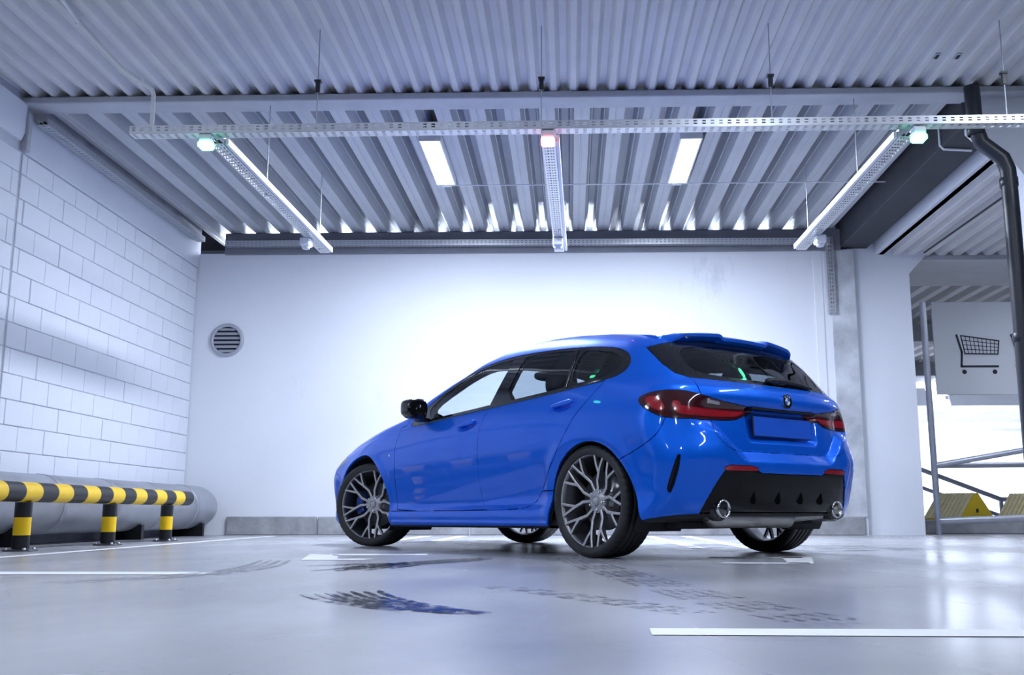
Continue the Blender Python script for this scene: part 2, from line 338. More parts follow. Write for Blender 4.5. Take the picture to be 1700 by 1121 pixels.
# ================================================================== lamps
def lamp(loc,L=1.27,W=.19,label='',group=None,mt='glow',rz=0,tilt=0,open_=False):
    r=empty('ceiling_light',loc,rz); r.rotation_euler=(0,tilt,rz)
    b=MB(); b.box((-W/2-.016,-L/2-.016,.014),(W/2+.016,L/2+.016,.07))
    for a,c in () if open_ else (((-W/2-.016,-L/2-.016),(-W/2,L/2+.016)),((W/2,-L/2-.016),(W/2+.016,L/2+.016)),((-W/2,-L/2-.016),(W/2,-L/2)),((-W/2,L/2),(W/2,L/2+.016))): b.box((*a,-.012),(*c,.014))
    b.obj('lamp_housing',M['fixture'],r)
    b=MB(); b.box((-W/2,-L/2,-.03 if open_ else -.004),(W/2,L/2,.014),bev=.003); b.obj('diffuser',M['diffuser'],r)
    ld=bpy.data.lights.new('strip_lamp','AREA'); ld.shape='RECTANGLE'; ld.size=W; ld.size_y=L; ld.color=LAMP; ld.energy=4*W*L*GLOW[mt]
    lo=bpy.data.objects.new('strip_lamp',ld); lo.location=(0,0,-.034 if open_ else -.007); link(lo,r)
    b=MB(); b.box((-.05,L/2+.03,-.01),(.05,L/2+.10,.04),bev=.006); b.obj('junction_box',M['fixture'],r)
    return tag(r,label,'ceiling light',group)
lamp((-1.28,9.19,3.655),L=1.2,W=.175,mt='glow_bay',label='glowing strip light on the ribbed deck, left of the red sensor',group='strip lights on the deck')
lamp((1.13,9.20,3.655),L=1.2,W=.175,mt='glow_bay',label='glowing strip light on the ribbed deck, right of the red sensor',group='strip lights on the deck')
for x,y in ((-1.3,2.6),(1.6,4.1),(3.75,5.3),(-3.9,2.4),(-1.3,-1.5),(1.3,-1.5),(4.2,1.5)):
    lamp((x,y,3.68),open_=True,label='strip light on the near deck out of frame',group='strip lights on the near deck')
# light from the next bay, behind the back wall, leaking through the deck flutes
for x in (-3.2,-.6,2.0):
    t=empty('tube_light',(x,12.22,3.60)); b=MB(); b.tube([(-1.1,0,0),(1.1,0,0)],.022,12); b.obj('tube',M['glow_leak'],t)
    b=MB(); b.box((-1.15,.03,-.03),(1.15,.07,.03),bev=.006); b.box((-.03,.03,0),(.03,.07,.122)); b.obj('lamp_housing',M['fixture'],t); tag(t,'tube light behind the top of the back wall','ceiling light','tube lights behind the back wall')
far_words=('leftmost','second from the left','third from the left','fourth from the left','rightmost')
for k,x in enumerate((11.0,12.6,14.2,15.8,17.4)):
    lamp((x,33.5,3.25),L=1.1,W=.25,mt='glow_far',label='%s small distant strip light under the cart sign'%far_words[k],group='distant strip lights',rz=math.pi/2)
for k,x in enumerate((8.0,11.0,14.0)):  # added unseen washers, turned to brighten the far wall
    lamp((x,25.5,3.2),L=2.4,W=.5,mt='glow_bay',label='wide wall washer added out of sight behind the cart sign',group='added wall washers past the sign',rz=math.pi/2,tilt=-math.radians(65))
for x,y in ((5.7,9.8),(7.4,13.0)):  # unseen lamps added to brighten the cart sign and wedge blocks
    lamp((x,y,3.32),L=1.3,W=.2,mt='glow',label='strip light added out of view to brighten the sign and wedges',group='added lights on the low deck')
# ================================================================== perforated cable trays
KT=.9637
def S(p): return (p[0]*KT,p[1]*KT,.2473+(p[2]-.2473)*KT)
def perf(n,L,pitch,slot,Wd,rows):
    """flat perforated strip in u (0..L), v (0..Wd) -> quads leaving slots open"""
    us=[0]; k=int(L/pitch)
    for i in range(k): us+=[i*pitch+(pitch-slot)/2,i*pitch+(pitch+slot)/2]
    us.append(L)
    vs=[0]
    for r,(c,hh) in enumerate(rows): vs+=[c-hh/2,c+hh/2]
    vs.append(Wd); q=[]
    for i in range(len(us)-1):
        for j in range(len(vs)-1):
            if i%2==1 and j%2==1: continue
            q.append((us[i],us[i+1],vs[j],vs[j+1]))
    return q
def tray(label,p0,p1,wd=.10,ht=.06,pitch=.06,slot=.026,group='perforated cable trays'):
    p0=Vector(p0); d=Vector(p1)-p0; L=d.length; d.normalize(); sd=d.cross(Vector((0,0,1))).normalized(); up=sd.cross(d)
    r=empty('cable_tray',p0)
    def plate(name,org,ax,W,rows,mt):
        b=MB(); th=ax.cross(d).normalized()*.0015
        for (u0,u1,v0,v1) in perf(0,L,pitch,slot,W,rows):
            q=[org+d*u0+ax*v0,org+d*u1+ax*v0,org+d*u1+ax*v1,org+d*u0+ax*v1]
            b.add([p+th for p in q],[(0,1,2,3)]); b.add([p-th for p in q],[(3,2,1,0)])
        return b.obj(name,mt,r)
    plate('tray_bottom',sd*(-wd/2),sd,wd,[(wd*.2,.012),(wd*.4,.012),(wd*.6,.012),(wd*.8,.012)],M['galv'])
    plate('tray_side',sd*(wd/2),up,ht,[(ht*.4,.010),(ht*.72,.010)],M['galv'])
    plate('tray_side',sd*(-wd/2),up,ht,[(ht*.4,.010),(ht*.72,.010)],M['galv'])
    b=MB(); b.tube([up*(.02)+sd*.02,d*L+up*.02+sd*.02],.012,6); b.tube([up*(.015)-sd*.015,d*L+up*.015-sd*.015],.008,6); b.obj('cable',M['darkpipe'],r)
    return tag(r,label,'cable tray',group)
tray('long perforated cable tray hanging crosswise under the near deck',S((-3.27,6.90,3.04)),S((4.4,6.90,3.055)))
tray('hanging perforated cable tray behind the left green sensor',S((-2.655,6.96,3.0)),S((-2.605,10.10,3.0)))
tray('hanging perforated cable tray behind the red sensor',S((-.15,6.96,3.0)),S((-.10,10.12,3.0)))
tray('hanging perforated cable tray behind the right green sensor',S((2.50,6.96,3.0)),S((2.455,10.12,3.0)))
tray('perforated cable tray fixed along the top of the back wall',(-4.25,YB-.10,3.52),(3.18,YB-.10,3.50),wd=.08,ht=.07,pitch=.05,slot=.022)
tray('perforated cable tray fixed high along the left block wall',(XL+.10,7.9,3.56),(XL+.10,11.6,3.56),wd=.10,ht=.06)
# vertical drop of the wall tray
r=empty('cable_tray',(3.19,YB-.05,2.65)); tag(r,'short vertical perforated cable tray dropping beside the column','cable tray','perforated cable trays')
b=MB()
for (u0,u1,v0,v1) in perf(0,.95,.05,.022,.09,[(.03,.012),(.06,.012)]):
    b.add([(-.045+v0,-.03,u0),(-.045+v1,-.03,u0),(-.045+v1,-.03,u1),(-.045+v0,-.03,u1)],[(0,1,2,3)])
b.obj('tray_face',M['galv'],r)
for s in (-1,1):
    b=MB(); b.box((s*.045-.0015,-.03,0),(s*.045+.0015,.03,.95)); b.obj('tray_side',M['galv'],r)
# white strips painting in the lamp-lit sides of the hanging trays
for x0,x1,s,lab in ((-2.655,-2.605,1,'left'),(2.50,2.455,-1,'right'),(-.15,-.10,1,'middle')):
    b=MB(); b.prism([(KT*x0+s*.054,7.0*KT),(KT*x0+s*.078,7.0*KT),(KT*x1+s*.078,10.1*KT),(KT*x1+s*.054,10.1*KT)],S((0,0,3.005))[2],S((0,0,3.055))[2],'xy')
    tag(recenter(b.obj('lit_tray_strip',M['whitemetal'])),'white strip for the lit side of the %s hanging tray'%lab,'lit strip','lit sides of the hanging trays')
# parking sensors
def sensor(x,col,lab):
    r=empty('parking_sensor',S((x,6.885,2.985)))
    b=MB(); b.box((-.045,-.035,.0),(.045,.035,.05),bev=.008); b.obj('sensor_body',M['whitemetal'],r)
    b=MB(); b.box((-.05,-.045,-.055),(.05,.045,0),bev=.014); b.obj('sensor_lens',M[col],r)
    tag(r,lab,'sensor','parking bay sensors')
sensor(-2.70,'green','green glowing parking sensor at the left end of the cross tray')
sensor(-.15,'red','red glowing parking sensor in the middle of the cross tray')
sensor(2.56,'green','green glowing parking sensor on the right of the cross tray')
def detector(x,y,lab,rnd=False):
    r=empty('bay_detector',S((x,y,2.938)))
    b=MB(); b.box((-.05,-.06,-.02),(.05,.06,.06),bev=.01); b.obj('detector_body',M['whitemetal'],r)
    b=MB(); b.lathe([(.0,-.05),(.035,-.045),(.045,-.02),(.045,0)],'z',16,(0,0,0)); b.obj('detector_dome',M['fixture'],r)
    tag(r,lab,'sensor','bay detectors under the trays')
detector(-2.66,9.55,'small white detector box near the far end of the left tray')
detector(-.11,9.62,'small white detector box near the far end of the middle tray')
detector(2.52,9.6,'small white detector box near the far end of the right tray')
# hanger rods
def rod(x,y,z0,z1,lab,r=.0045,clip=True,mt='rod',bracket=False):
    x,y,z0=S((x,y,z0)); t=empty('hanger_rod',(x,y,z0))
    b=MB(); b.tube([(0,0,0),(0,0,z1-z0)],r,8); b.obj('rod',M[mt],t)
    if bracket:
        zb=3.31-z0; b=MB(); b.box((-.016,-.012,zb-.04),(.016,.012,zb+.05),bev=.003); b.box((-.024,-.02,zb+.04),(.024,.02,zb+.055)); b.obj('bracket',M['darkpipe'],t)
    b=MB(); b.lathe([(0,-.008),(.014,-.008),(.014,.006),(0,.006)],'z',6,(0,0,0)); b.obj('nut',M['rod'],t)
    tag(t,lab,'rod','hanger rods')
for x,l in ((-1.89,'left of the left strip light'),(-.20,'above the red sensor'),(1.51,'right of the right strip light'),(3.23,'in front of the right pillar')):
    rod(x,6.93,3.10,3.765,'thin bracketed rod holding the cross tray, '+l,bracket=True)
for x,y,l in ((-2.63,9.95,'far end of the left tray'),(-2.64,8.15,'middle of the left tray'),(2.47,9.85,'far end of the right tray'),(2.49,8.15,'middle of the right tray'),(-.09,9.3,'far part of the middle tray')):
    rod(x,y,3.0,3.73,'thin steel rod holding the %s'%l)
# conduits
def conduit(pts,lab,r=.011,mt='whitemetal',clips=()):
    o=Vector(pts[0]); t=empty('conduit',o)
    b=MB(); b.tube([Vector(q)-o for q in pts],r,8); b.obj('pipe',M[mt],t)
    for c in clips:
        b=MB(); b.box(Vector(c)-o-Vector((.022,.012,.02)),Vector(c)-o+Vector((.022,.012,.02)),bev=.004); b.obj('clip',M[mt],t)
    tag(t,lab,'conduit','conduits')
conduit([(-3.45,6.0,3.73),(-3.50,6.45,3.72),S((-3.36,6.83,3.56)),S((-3.23,6.88,3.47)),S((-3.145,6.90,3.41)),S((-3.13,6.90,3.37)),S((-3.127,6.90,3.112))],'white conduit bending down to the left end of the cross tray',.016,clips=((-3.50,6.45,3.72),S((-3.23,6.88,3.47))))
conduit([(-1.24,9.86,3.655),(1.1,9.86,3.655),(2.99,9.87,3.66),(3.30,9.88,3.66)],'thin white conduit linking both strip lights to the right beam',.007)
conduit([(3.325,8.45,3.68),(3.325,8.45,3.50),(3.36,8.46,3.47),(3.62,8.5,3.47)],'white conduit bent under the dark concrete beam',.012)
conduit([(4.3,8.4,3.33),(4.25,11.5,3.33)],'dark conduit crossing the low deck right of the column',.012,'darkpipe')
# ================================================================== barrier rail and posts
r=empty('barrier_rail',(-3.71,4.2,.395))
R=.068; y=4.2; k=0; yb=[4.2]
q=9.52
ys=[]
while q>4.2: ys.append(q); q-=.212
ys.append(4.2); ys=ys[::-1]
for i in range(len(ys)-1):
    c='black' if (len(ys)-2-i)%2==0 else 'yellow'
    b=MB(); b.lathe([(R,ys[i]-4.2),(R,ys[i+1]-4.2)],'y',40); b.obj('black_band' if c=='black' else 'yellow_band',M[c],r)
b=MB(); b.lathe([(R,9.52-4.2),(R*.95,9.527-4.2),(R*.5,9.55-4.2),(0,9.556-4.2)],'y',40); b.obj('end_cap',M['black'],r)
tag(r,'yellow and black striped tube barrier along the left wall','barrier')
for y,l in ((6.66,'nearest'),(7.93,'middle'),(9.07,'farthest')):
    t=empty('barrier_post',(-3.715,y,0))
    for z0,z1,c in ((.0,.105,'black'),(.105,.225,'yellow'),(.225,.326,'black')):
        b=MB(); b.lathe([(.055,z0),(.055,z1)],'z',32); b.obj(c+'_band',M[c],t)
    b=MB(); b.lathe([(.11,0),(.11,.008),(.06,.012),(.05,.02)],'z',20); b.obj('base_plate',M['darkpipe'],t)
    for a in range(4):
        b=MB(); b.lathe([(.012,.008),(.012,.022),(0,.024)],'z',6,(.085*math.cos(a*1.57+.78),.085*math.sin(a*1.57+.78),0)); b.obj('bolt',M['rod'],t)
    tag(t,'%s yellow and black banded post under the barrier tube'%l,'post','barrier posts')
# ================================================================== insulated duct
t=empty('insulated_duct',(-4.36,8.5,.325))
prof=[]
RD=.245
b=MB()
segs=[(2.3,3.4),(3.4,4.6),(4.6,5.8),(5.8,6.9),(6.9,8.0),(8.0,9.0),(9.0,10.0),(10.0,10.9)]
for y0,y1 in segs:
    b=MB(); b.lathe([(RD-.006,y0-8.5),(RD,y0-8.5+.012),(RD,y1-8.5-.012),(RD-.006,y1-8.5)],'y',40); b.obj('foil_section',M['duct'],t)
    b=MB(); b.lathe([(RD-.004,y1-8.5-.03),(RD+.004,y1-8.5-.028),(RD+.004,y1-8.5+.028),(RD-.004,y1-8.5+.03)],'y',40); b.obj('band',M['duct'],t)
b=MB(); pts=[(0,10.9-8.5),(0,11.15-8.5)]
pr=[(RD,10.9-8.5)]+[(RD*math.cos(a)**.6 if a<1.57 else 0,11.32-8.5+.42*math.sin(a)) for a in np.linspace(0,1.57,12)]
b.lathe(pr,'y',40); b.obj('rounded_end',M['duct'],t)
for y in (5.0,7.4,9.6,11.2):
    b=MB(); b.box((-.2,y-8.5-.03,-.325),(.2,y-8.5+.03,-.18)); b.obj('support',M['black'],t)
tag(t,'thick grey foil-wrapped duct lying along the left wall behind the barrier','duct')
# ================================================================== wall vent
t=empty('wall_vent',(-4.215,YB,2.36))
b=MB(); b.lathe([(.165,-.02),(.172,-.035),(.20,-.035),(.207,-.02),(.207,.0)],'y',40); b.obj('ring',M['louver'],t)
b=MB(); b.lathe([(0,-.004),(.17,-.004)],'y',40); b.obj('duct_opening',M['hole'],t)
for i in range(6):
    z=-.135+i*.054; hw=math.sqrt(max(.001,.168**2-z*z)); b=MB()
    b.add([(-hw,-.030,z-.018),(hw,-.030,z-.018),(hw,-.008,z+.016),(-hw,-.008,z+.016),(-hw,-.026,z-.020),(hw,-.026,z-.020),(hw,-.004,z+.014),(-hw,-.004,z+.014)],[(0,1,2,3),(7,6,5,4),(0,4,5,1),(2,6,7,3)]); b.obj('slat',M['louver'],t)
tag(t,'round louvred vent on the white back wall','vent')
# ================================================================== drain pipe at the right pillar
t=empty('drain_pipe',(3.40,7.62,0))
b=MB(); b.tube([(-.115,.0,3.68),(-.11,0,3.34),(-.07,0,3.20),(.08,-.02,3.06),(.115,-.02,2.96),(.118,-.02,2.6),(.118,-.02,0)],.062,20); b.obj('pipe',M['darkpipe'],t)
for z in (3.30,2.86,1.6):
    x=-.11 if z>3.2 else .118
    b=MB(); b.lathe([(.062,z-.04),(.07,z-.035),(.07,z+.035),(.062,z+.04)],'z',20,(x,-.01,0)); b.obj('collar',M['darkpipe'],t)
tag(t,'dark drain pipe with an offset bend on the right pillar','pipe')
# ================================================================== railing, sign, wedges past the column
t=empty('pipe_railing',(4.46,12.2,0))
b=MB(); b.tube([(0,0,0),(-.02,0,2.87)],.038,16); b.obj('post',M['rail'],t)
for z0,z1,y1,rr in ((.16,.20,0,.045),(.83,1.03,-.0,.036),(.83,.86,.55,.034)):
    b=MB(); b.tube([(0,0,z0),(4.2,y1*3,z0+(z1-z0)*3.6)],rr,14); b.obj('rail',M['rail'],t)
tag(t,'galvanised pipe railing with a tall post right of the column','railing')
t=empty('cart_sign',(4.85,13.0,1.80))
b=MB(); b.box((0,0,0),(3.2,.03,1.245),bev=.004); b.obj('panel',M['sign'],t)
def cart(x0,part):
    # drawn in sign units; px -> metres at this depth
    k=1/123.0
    def P(u,v): return (x0+(u-1590)*k,-.004,(655-v)*k)
    b=MB()
    def stroke(pts,w):
        for a,c in zip(pts[:-1],pts[1:]):
            a=Vector(P(*a)); c=Vector(P(*c)); d=(c-a).normalized(); n=Vector((-d.z,0,d.x))*w*k/2
            b.add([a+n-d*w*k*.3,a-n-d*w*k*.3,c-n+d*w*k*.3,c+n+d*w*k*.3],[(0,1,2,3)])
    stroke([(1590,557),(1597,585),(1595,609),(1654,609)],3.4)
    stroke([(1597,558),(1658,567),(1655,589),(1602,588),(1597,558)],2.0)
    for i in range(1,9):
        s=i/9; stroke([(1597+61*s,558+9*s),(1602+53*s,588+1*s)],1.1)
    for i in range(1,4):
        s=i/4; stroke([(1597+5*s,558+30*s),(1658-3*s,567+22*s)],1.1)
    for cx_ in (1599,1648):
        c=P(cx_,618); n=14; b.add([(c[0]+3.8*k*math.cos(2*math.pi*i/n),-.004,c[2]+3.8*k*math.sin(2*math.pi*i/n)) for i in range(n)],[tuple(range(n))])
    o=b.obj(part,M['signblack'],t)
cart(.30,'cart_symbol'); cart(1.02,'cart_symbol')
for x in (1.6,3.1):
    b=MB(); b.tube([(x,.06,-1.8),(x,.06,1.5)],.03,10); b.obj('sign_post',M['rail'],t)
tag(t,'white sign with black shopping cart symbols behind the railing','sign')
def wedge(x,y,rz,lab):
    t=empty('wedge_block',(x,y,.17),rz); w_=.40; h=.35; L=.55
    b=MB(); b.prism([(-w_,0),(w_,0),(.035,h),(-.035,h)],0,L,'xz'); b.obj('body',M['wedgey'],t)
    for s in (-1,1):
        for i in range(9):
            y0=L*i/9+.008; y1=L*(i+1)/9-.012; nx=s*.65; nz=.76
            A=Vector((s*(w_-.01),0,.01)); B=Vector((s*.045,0,h-.005)); off=Vector((s*.012,0,.012))
            b=MB(); q=[A+off,B+off,A,B]
            vs=[(p.x,yy,p.z) for yy in (y0,y1) for p in (A,A+off,B+off,B)]
            b.add(vs,[(0,1,2,3),(7,6,5,4),(1,5,6,2),(0,4,5,1),(2,6,7,3)]); b.obj('rib',M['wedge'],t)
    b=MB(); b.lathe([(0,-.003),(.03,-.003)],'y',12,(.0,0,.12)); b.obj('bolt_hole',M['hole'],t)
    tag(t,lab,'wedge','wedge blocks by the railing')
M['plinth']=M['curb']
b=MB(); b.box((4.25,12.75,0),(9.5,15.2,.17),bev=.01); struct(b.obj('floor_plinth',M['curb']))
wedge(5.40,13.35,.62,'ribbed yellow wedge block between the railing post and the frame edge')
wedge(6.42,13.45,.62,'ribbed yellow wedge block cut by the right frame edge')
wedge(4.42,13.5,.62,'ribbed yellow wedge block half hidden by the column')
# handrails far behind
t=empty('ramp_handrail',(8.0,21,0))
b=MB(); b.tube([(-1.6,0,1.55),(1.0,0,.55),(2.6,0,.55),(4.4,0,-.1)],.05,8); b.obj('top_rail',M['rail'],t)
b=MB(); b.tube([(-1.6,0,1.15),(1.0,0,.2),(2.6,0,.2)],.04,8); b.obj('lower_rail',M['rail'],t)
for x,z in ((-1.6,1.55),(1.0,.55),(2.6,.55)):
    b=MB(); b.tube([(x,0,0),(x,0,z)],.045,8); b.obj('post',M['rail'],t)
tag(t,'pale sloping handrail in the bright space behind the wedge blocks','handrail')
# ---- car body as an implicit surface (car frame: X forward from rear axle, Y left, Z up) ----
class Tab:
    """smoothed lookup table of a polyline"""
    def __init__(s, pts, sm=.03, n=1600):
        xs=np.array([q[0] for q in pts],float); ys=np.array([q[1] for q in pts],float)
        o=np.argsort(xs); xs=xs[o]; ys=ys[o]
        s.a=xs[0]; s.b=xs[-1]; s.n=n
        g=np.linspace(s.a,s.b,n); v=np.interp(g,xs,ys)
        if sm>0:
            d=g[1]-g[0]; m=int(3*sm/d)+1
            k=np.exp(-.5*((np.arange(-m,m+1)*d)/sm)**2); k/=k.sum()
            # linear extension at both ends
            l=v[0]+(v[1]-v[0])*np.arange(-m,0); r=v[-1]+(v[-1]-v[-2])*np.arange(1,m+1)
            v=np.convolve(np.concatenate([l,v,r]),k,'valid')
        s.v=v
    def __call__(s,x):
        t=np.clip((np.asarray(x)-s.a)/(s.b-s.a),0,1)*(s.n-1)
        i=np.minimum(t.astype(np.int32),s.n-2); f=t-i
        return s.v[i]*(1-f)+s.v[i+1]*f
def sstep(a,b,x):
    t=np.clip((x-a)/(b-a),0,1); return t*t*(3-2*t)
def smax(a,b,k):
    h=np.maximum(k-np.abs(a-b),0)/k
    return np.maximum(a,b)+h*h*k*.25
ZBELT=Tab([(-.9,1.05),(-.3,1.03),(-.03,1.012),(.53,.979),(1.08,.95),(1.8,.913),(2.1,.886),(2.6,.84),(3.6,.70)],.06)
WMAX=Tab([(-.95,.860),(-.6,.878),(-.3,.893),(0,.899),(.4,.890),(.9,.878),(1.6,.878),(2.2,.886),(2.67,.895),(3.0,.885),(3.3,.85),(3.6,.76)],.10)
# inset of the body side below WMAX against height fraction h=(z-.16)/(zbelt-.16)
SEC=Tab([(-.3,.09),(0,.030),(.045,.004),(.11,.006),(.15,.017),(.22,.032),(.34,.026),(.48,.010),(.60,.0),(.72,.001),(.80,.008),(.88,.030),(.95,.056),(1.0,.076),(1.2,.17)],.022)
YBELT=Tab([(-.9,.70),(-.6,.745),(-.25,.79),(.1,.812),(.8,.822),(1.5,.820),(2.1,.812),(2.6,.815),(3.6,.68)],.10)
TUM=Tab([(0,0),(.05,.016),(.15,.056),(.25,.103),(.33,.150),(.40,.200),(.55,.34),(.8,.7)],.03)
ZTOP=Tab([(-.95,1.08),(-.6,1.225),(-.42,1.285),(-.2,1.332),(.1,1.378),(.4,1.41),(.7,1.43),(.95,1.428),(1.2,1.41),(1.45,1.362),(1.75,1.245),(2.02,1.112),(2.15,1.04),(2.25,.985),(2.5,.945),(2.8,.898),(3.1,.836),(3.3,.770),(3.45,.69),(3.55,.60),(3.7,.40)],.035)
XREAR=Tab([(.05,-.56),(.15,-.64),(.22,-.70),(.30,-.742),(.40,-.770),(.47,-.785),(.53,-.790),(.63,-.789),(.72,-.786),(.80,-.780),(.86,-.766),(.90,-.750),(.945,-.730),(.972,-.69),(1.0,-.662),(1.1,-.582),(1.2,-.495),(1.26,-.440),(1.3,-.405),(1.4,-.315),(1.6,-.13)],.011)
RAMP=Tab([(-1,0),(0,0),(1,1),(2,1)],.05)
ZBOT=Tab([(-.95,.245),(-.62,.238),(-.45,.206),(-.36,.178),(.3,.162),(2.3,.152),(3.6,.165)],.05)
RPLAN=Tab([(0,0),(.2,.006),(.4,.028),(.55,.062),(.68,.115),(.78,.185),(.86,.275),(.95,.42)],.04)
XFRONT=Tab([(.05,3.30),(.15,3.42),(.25,3.49),(.4,3.525),(.55,3.53),(.65,3.50),(.8,3.40),(1.2,3.0)],.04)
FPLAN=Tab([(0,0),(.3,.02),(.5,.05),(.65,.095),(.75,.14),(.85,.215),(.95,.36)],.05)
def body_side(x,z):
    zb=ZBELT(x); h=(z-.16)/(zb-.16)
    lo=WMAX(x)-SEC(h)*(1+.35*sstep(-.1,-.5,x)*sstep(.7,1,h))
    # tie the top of the lower section to the belt width
    lo=lo+(YBELT(x)-(WMAX(x)-.076))*sstep(.62,1.0,h)
    up=YBELT(x)-TUM(z-zb)-.0*z
    a=.012+.09*sstep(.05,-.35,x); w=sstep(-a,a,z-zb)
    y=lo*(1-w)+np.minimum(up,lo+1)*w
    # wheel arch lips
    for xc,r in ((0.0,.375),(2.67,.375)):
        d=np.sqrt((x-xc)**2+(z-.335)**2)
        y=y+.010*np.exp(-((d-r)/.045)**2)*sstep(.80,.62,z)
    # scallop low on the doors, rising to the rear wheel
    zc=.335+.225*np.clip((1.95-x)/1.6,0,1)
    d=zc-z; d=.5*(d+np.sqrt(d*d+.006**2))
    y=y-.16*np.minimum(d,.13)*sstep(.262,.315,z)*sstep(.30,.55,x)*sstep(2.15,1.75,x)
    # blade of the side skirt
    y=y+.011*RAMP((.205-z)/.014)*sstep(.30,.36,x)*sstep(2.24,2.18,x)
    # door handle dishes
    for hx,hz in ((1.255,.838),(.235,.884)):
        q=((x-hx)/.085)**2+((z-hz-.09*(hx-x))/.026)**2
        y=y-.024*np.exp(-q*q)
    return y
def body_rear(y,z):
    ya=np.abs(y)
    x=XREAR(z)+RPLAN(ya)*(.78+.22*sstep(.5,.8,z)+.25*sstep(.9,1.3,z))
    # bumper shelf below the tailgate: its outer edge climbs towards the lamps
    zo=.528+.165*sstep(.36,.60,ya); fade=sstep(.72,.56,ya)
    x=x-.017*np.exp(-((z-.575)/.085)**2)*sstep(.46,.58,ya)*sstep(.90,.72,ya)
    x=x+.048*fade*RAMP((z-zo)/.058)*sstep(.905,.80,z)
    # number plate recess with a lip above it
    m=RAMP((.325-ya+.12*(z-.75))/.035)*RAMP((z-.640)/.03)*RAMP((.838-z)/.014)
    return x+.044*m
def body_top(x,y):
    ya=np.abs(y)
    xp=x+.10*ya*ya*sstep(.6,1.3,x)*sstep(3.2,2.2,x)
    roof=sstep(2.1,1.5,x)
    cr=.085*ya**2*roof+.10*ya**4*roof+(1-roof)*(.0*ya**2+.015*ya**4)
    return ZTOP(xp)-cr
def body_F(x,y,z):
    ya=np.abs(y)
    s=ya-body_side(x,z); r=body_rear(y,z)-x; t=(z-body_top(x,y))*.92
    f=x-(XFRONT(z)-FPLAN(ya)); b=ZBOT(x)-z
    a=smax(s,r*.9,.055+.06*sstep(.9,1.2,z))
    kt=.075+.04*sstep(2.2,2.8,x)
    a=smax(a,t,kt); a=smax(a,f,.12)
    return smax(a,b,.03)
# ================================================================== the car
CAR_X,CAR_Y,CAR_T=.7685,6.2447,math.radians(130.0)
car=empty('hatchback_car',(CAR_X,CAR_Y,0),CAR_T)
tag(car,'metallic blue five-door hatchback parked at an angle before the white wall','car')
def paintmat():
    m=mat('blue_paint',(.000,.140,.84),.38,metal=.35,coat=.62,spec=.12)
    nt=m.node_tree; b=nt.nodes['Principled BSDF']; tc=nt.nodes.new('ShaderNodeTexCoord'); n=nt.nodes.new('ShaderNodeTexNoise'); n.inputs['Scale'].default_value=1400; n.inputs['Detail'].default_value=1
    bp=nt.nodes.new('ShaderNodeBump'); bp.inputs['Strength'].default_value=.05; bp.inputs['Distance'].default_value=.001
    nt.links.new(tc.outputs['Object'],n.inputs['Vector']); nt.links.new(n.outputs['Fac'],bp.inputs['Height']); nt.links.new(bp.outputs['Normal'],b.inputs['Normal']); return m
M['paint']=paintmat()
M['gloss']=mat('gloss_black',(.006,.007,.009),.08,coat=.5)
M['satin']=mat('satin_black',(.014,.015,.018),.42)
M['trim']=mat('interior_black',(.018,.019,.023),.75)
M['rubber']=mat('tyre_rubber',(.030,.030,.034),.5,var=.25,vscale=30)
M['alloy']=mat('machined_alloy',(.94,.95,.97),.34,metal=.3)
M['alloydark']=mat('brushed_alloy',(.52,.525,.55),.36,metal=.45)
M['barrel']=mat('alloy_barrel',(.30,.305,.325),.35,metal=.9)
M['chrome']=mat('chrome',(.82,.83,.86),.08,metal=1.0)
M['disc']=mat('brake_disc',(.36,.36,.38),.35,metal=1.0)
M['caliper']=mat('blue_caliper',(.008,.06,.34),.3,coat=.6)
M['steel']=mat('exhaust_steel',(.50,.49,.48),.34,metal=1.0,var=.25,vscale=9)
M['lens_dark']=mat('smoked_red_lens',(.045,.003,.007),.12,coat=.8)
M['lens_red']=mat('red_lens_element',(.34,.006,.014),.16,coat=.8)
M['lens_clear']=mat('reverse_lamp_lens',(.40,.38,.40),.15,coat=1.0)
M['glass_f']=glassmat('front_side_glass',(.80,.86,.89))
M['glass_r']=glassmat('tinted_glass',(.42,.48,.52))
M['glass_w']=glassmat('windscreen_glass',(.80,.86,.88))
M['satin2']=mat('diffuser_black',(.007,.0075,.009),.16,spec=.22)
M['whitebadge']=mat('badge_white',(.85,.86,.88),.2,coat=1)
M['bluebadge']=mat('badge_blue',(.02,.16,.62),.2,coat=1)
M['plate']=mat('plate_blue',(.012,.11,.66),.42)
def poly_sdf(poly):
    A=np.array(poly,float); B=np.roll(A,-1,axis=0)
    def f(px,py):
        best=np.full(px.shape,1e9); ins=np.zeros(px.shape,bool)
        for (x0,y0),(x1,y1) in zip(A,B):
            dx,dy=x1-x0,y1-y0; t=np.clip(((px-x0)*dx+(py-y0)*dy)/(dx*dx+dy*dy+1e-12),0,1)
            d=(px-x0-t*dx)**2+(py-y0-t*dy)**2; best=np.minimum(best,d)
            if y0!=y1:
                c=((y0>py)!=(y1>py))&(px<(x1-x0)*(py-y0)/(y1-y0)+x0); ins^=c
        return np.where(ins,-1,1)*np.sqrt(best)
    return f
def chaikin(p,n=2,closed=True):
    p=[np.array(q,float) for q in p]
    for _ in range(n):
        o=[]; m=len(p)
        for i in range(m if closed else m-1):
            a,b=p[i],p[(i+1)%m]; o+=[a*.75+b*.25,a*.25+b*.75]
        p=o
    return p
SIDE=lambda P:(P[:,0],P[:,2])
REARW=lambda P:(.8*P[:,0]+.6*np.abs(P[:,1]),P[:,2])
TOPV=lambda P:(P[:,0],np.abs(P[:,1]))
BIG=9.0
def region(poly,proj,mask,smooth=2):
    f=poly_sdf(chaikin(poly,smooth) if smooth else poly)
    def g(P):
        u,v=proj(P); d=f(u,v); return np.where(mask(P),d,BIG)
    return g
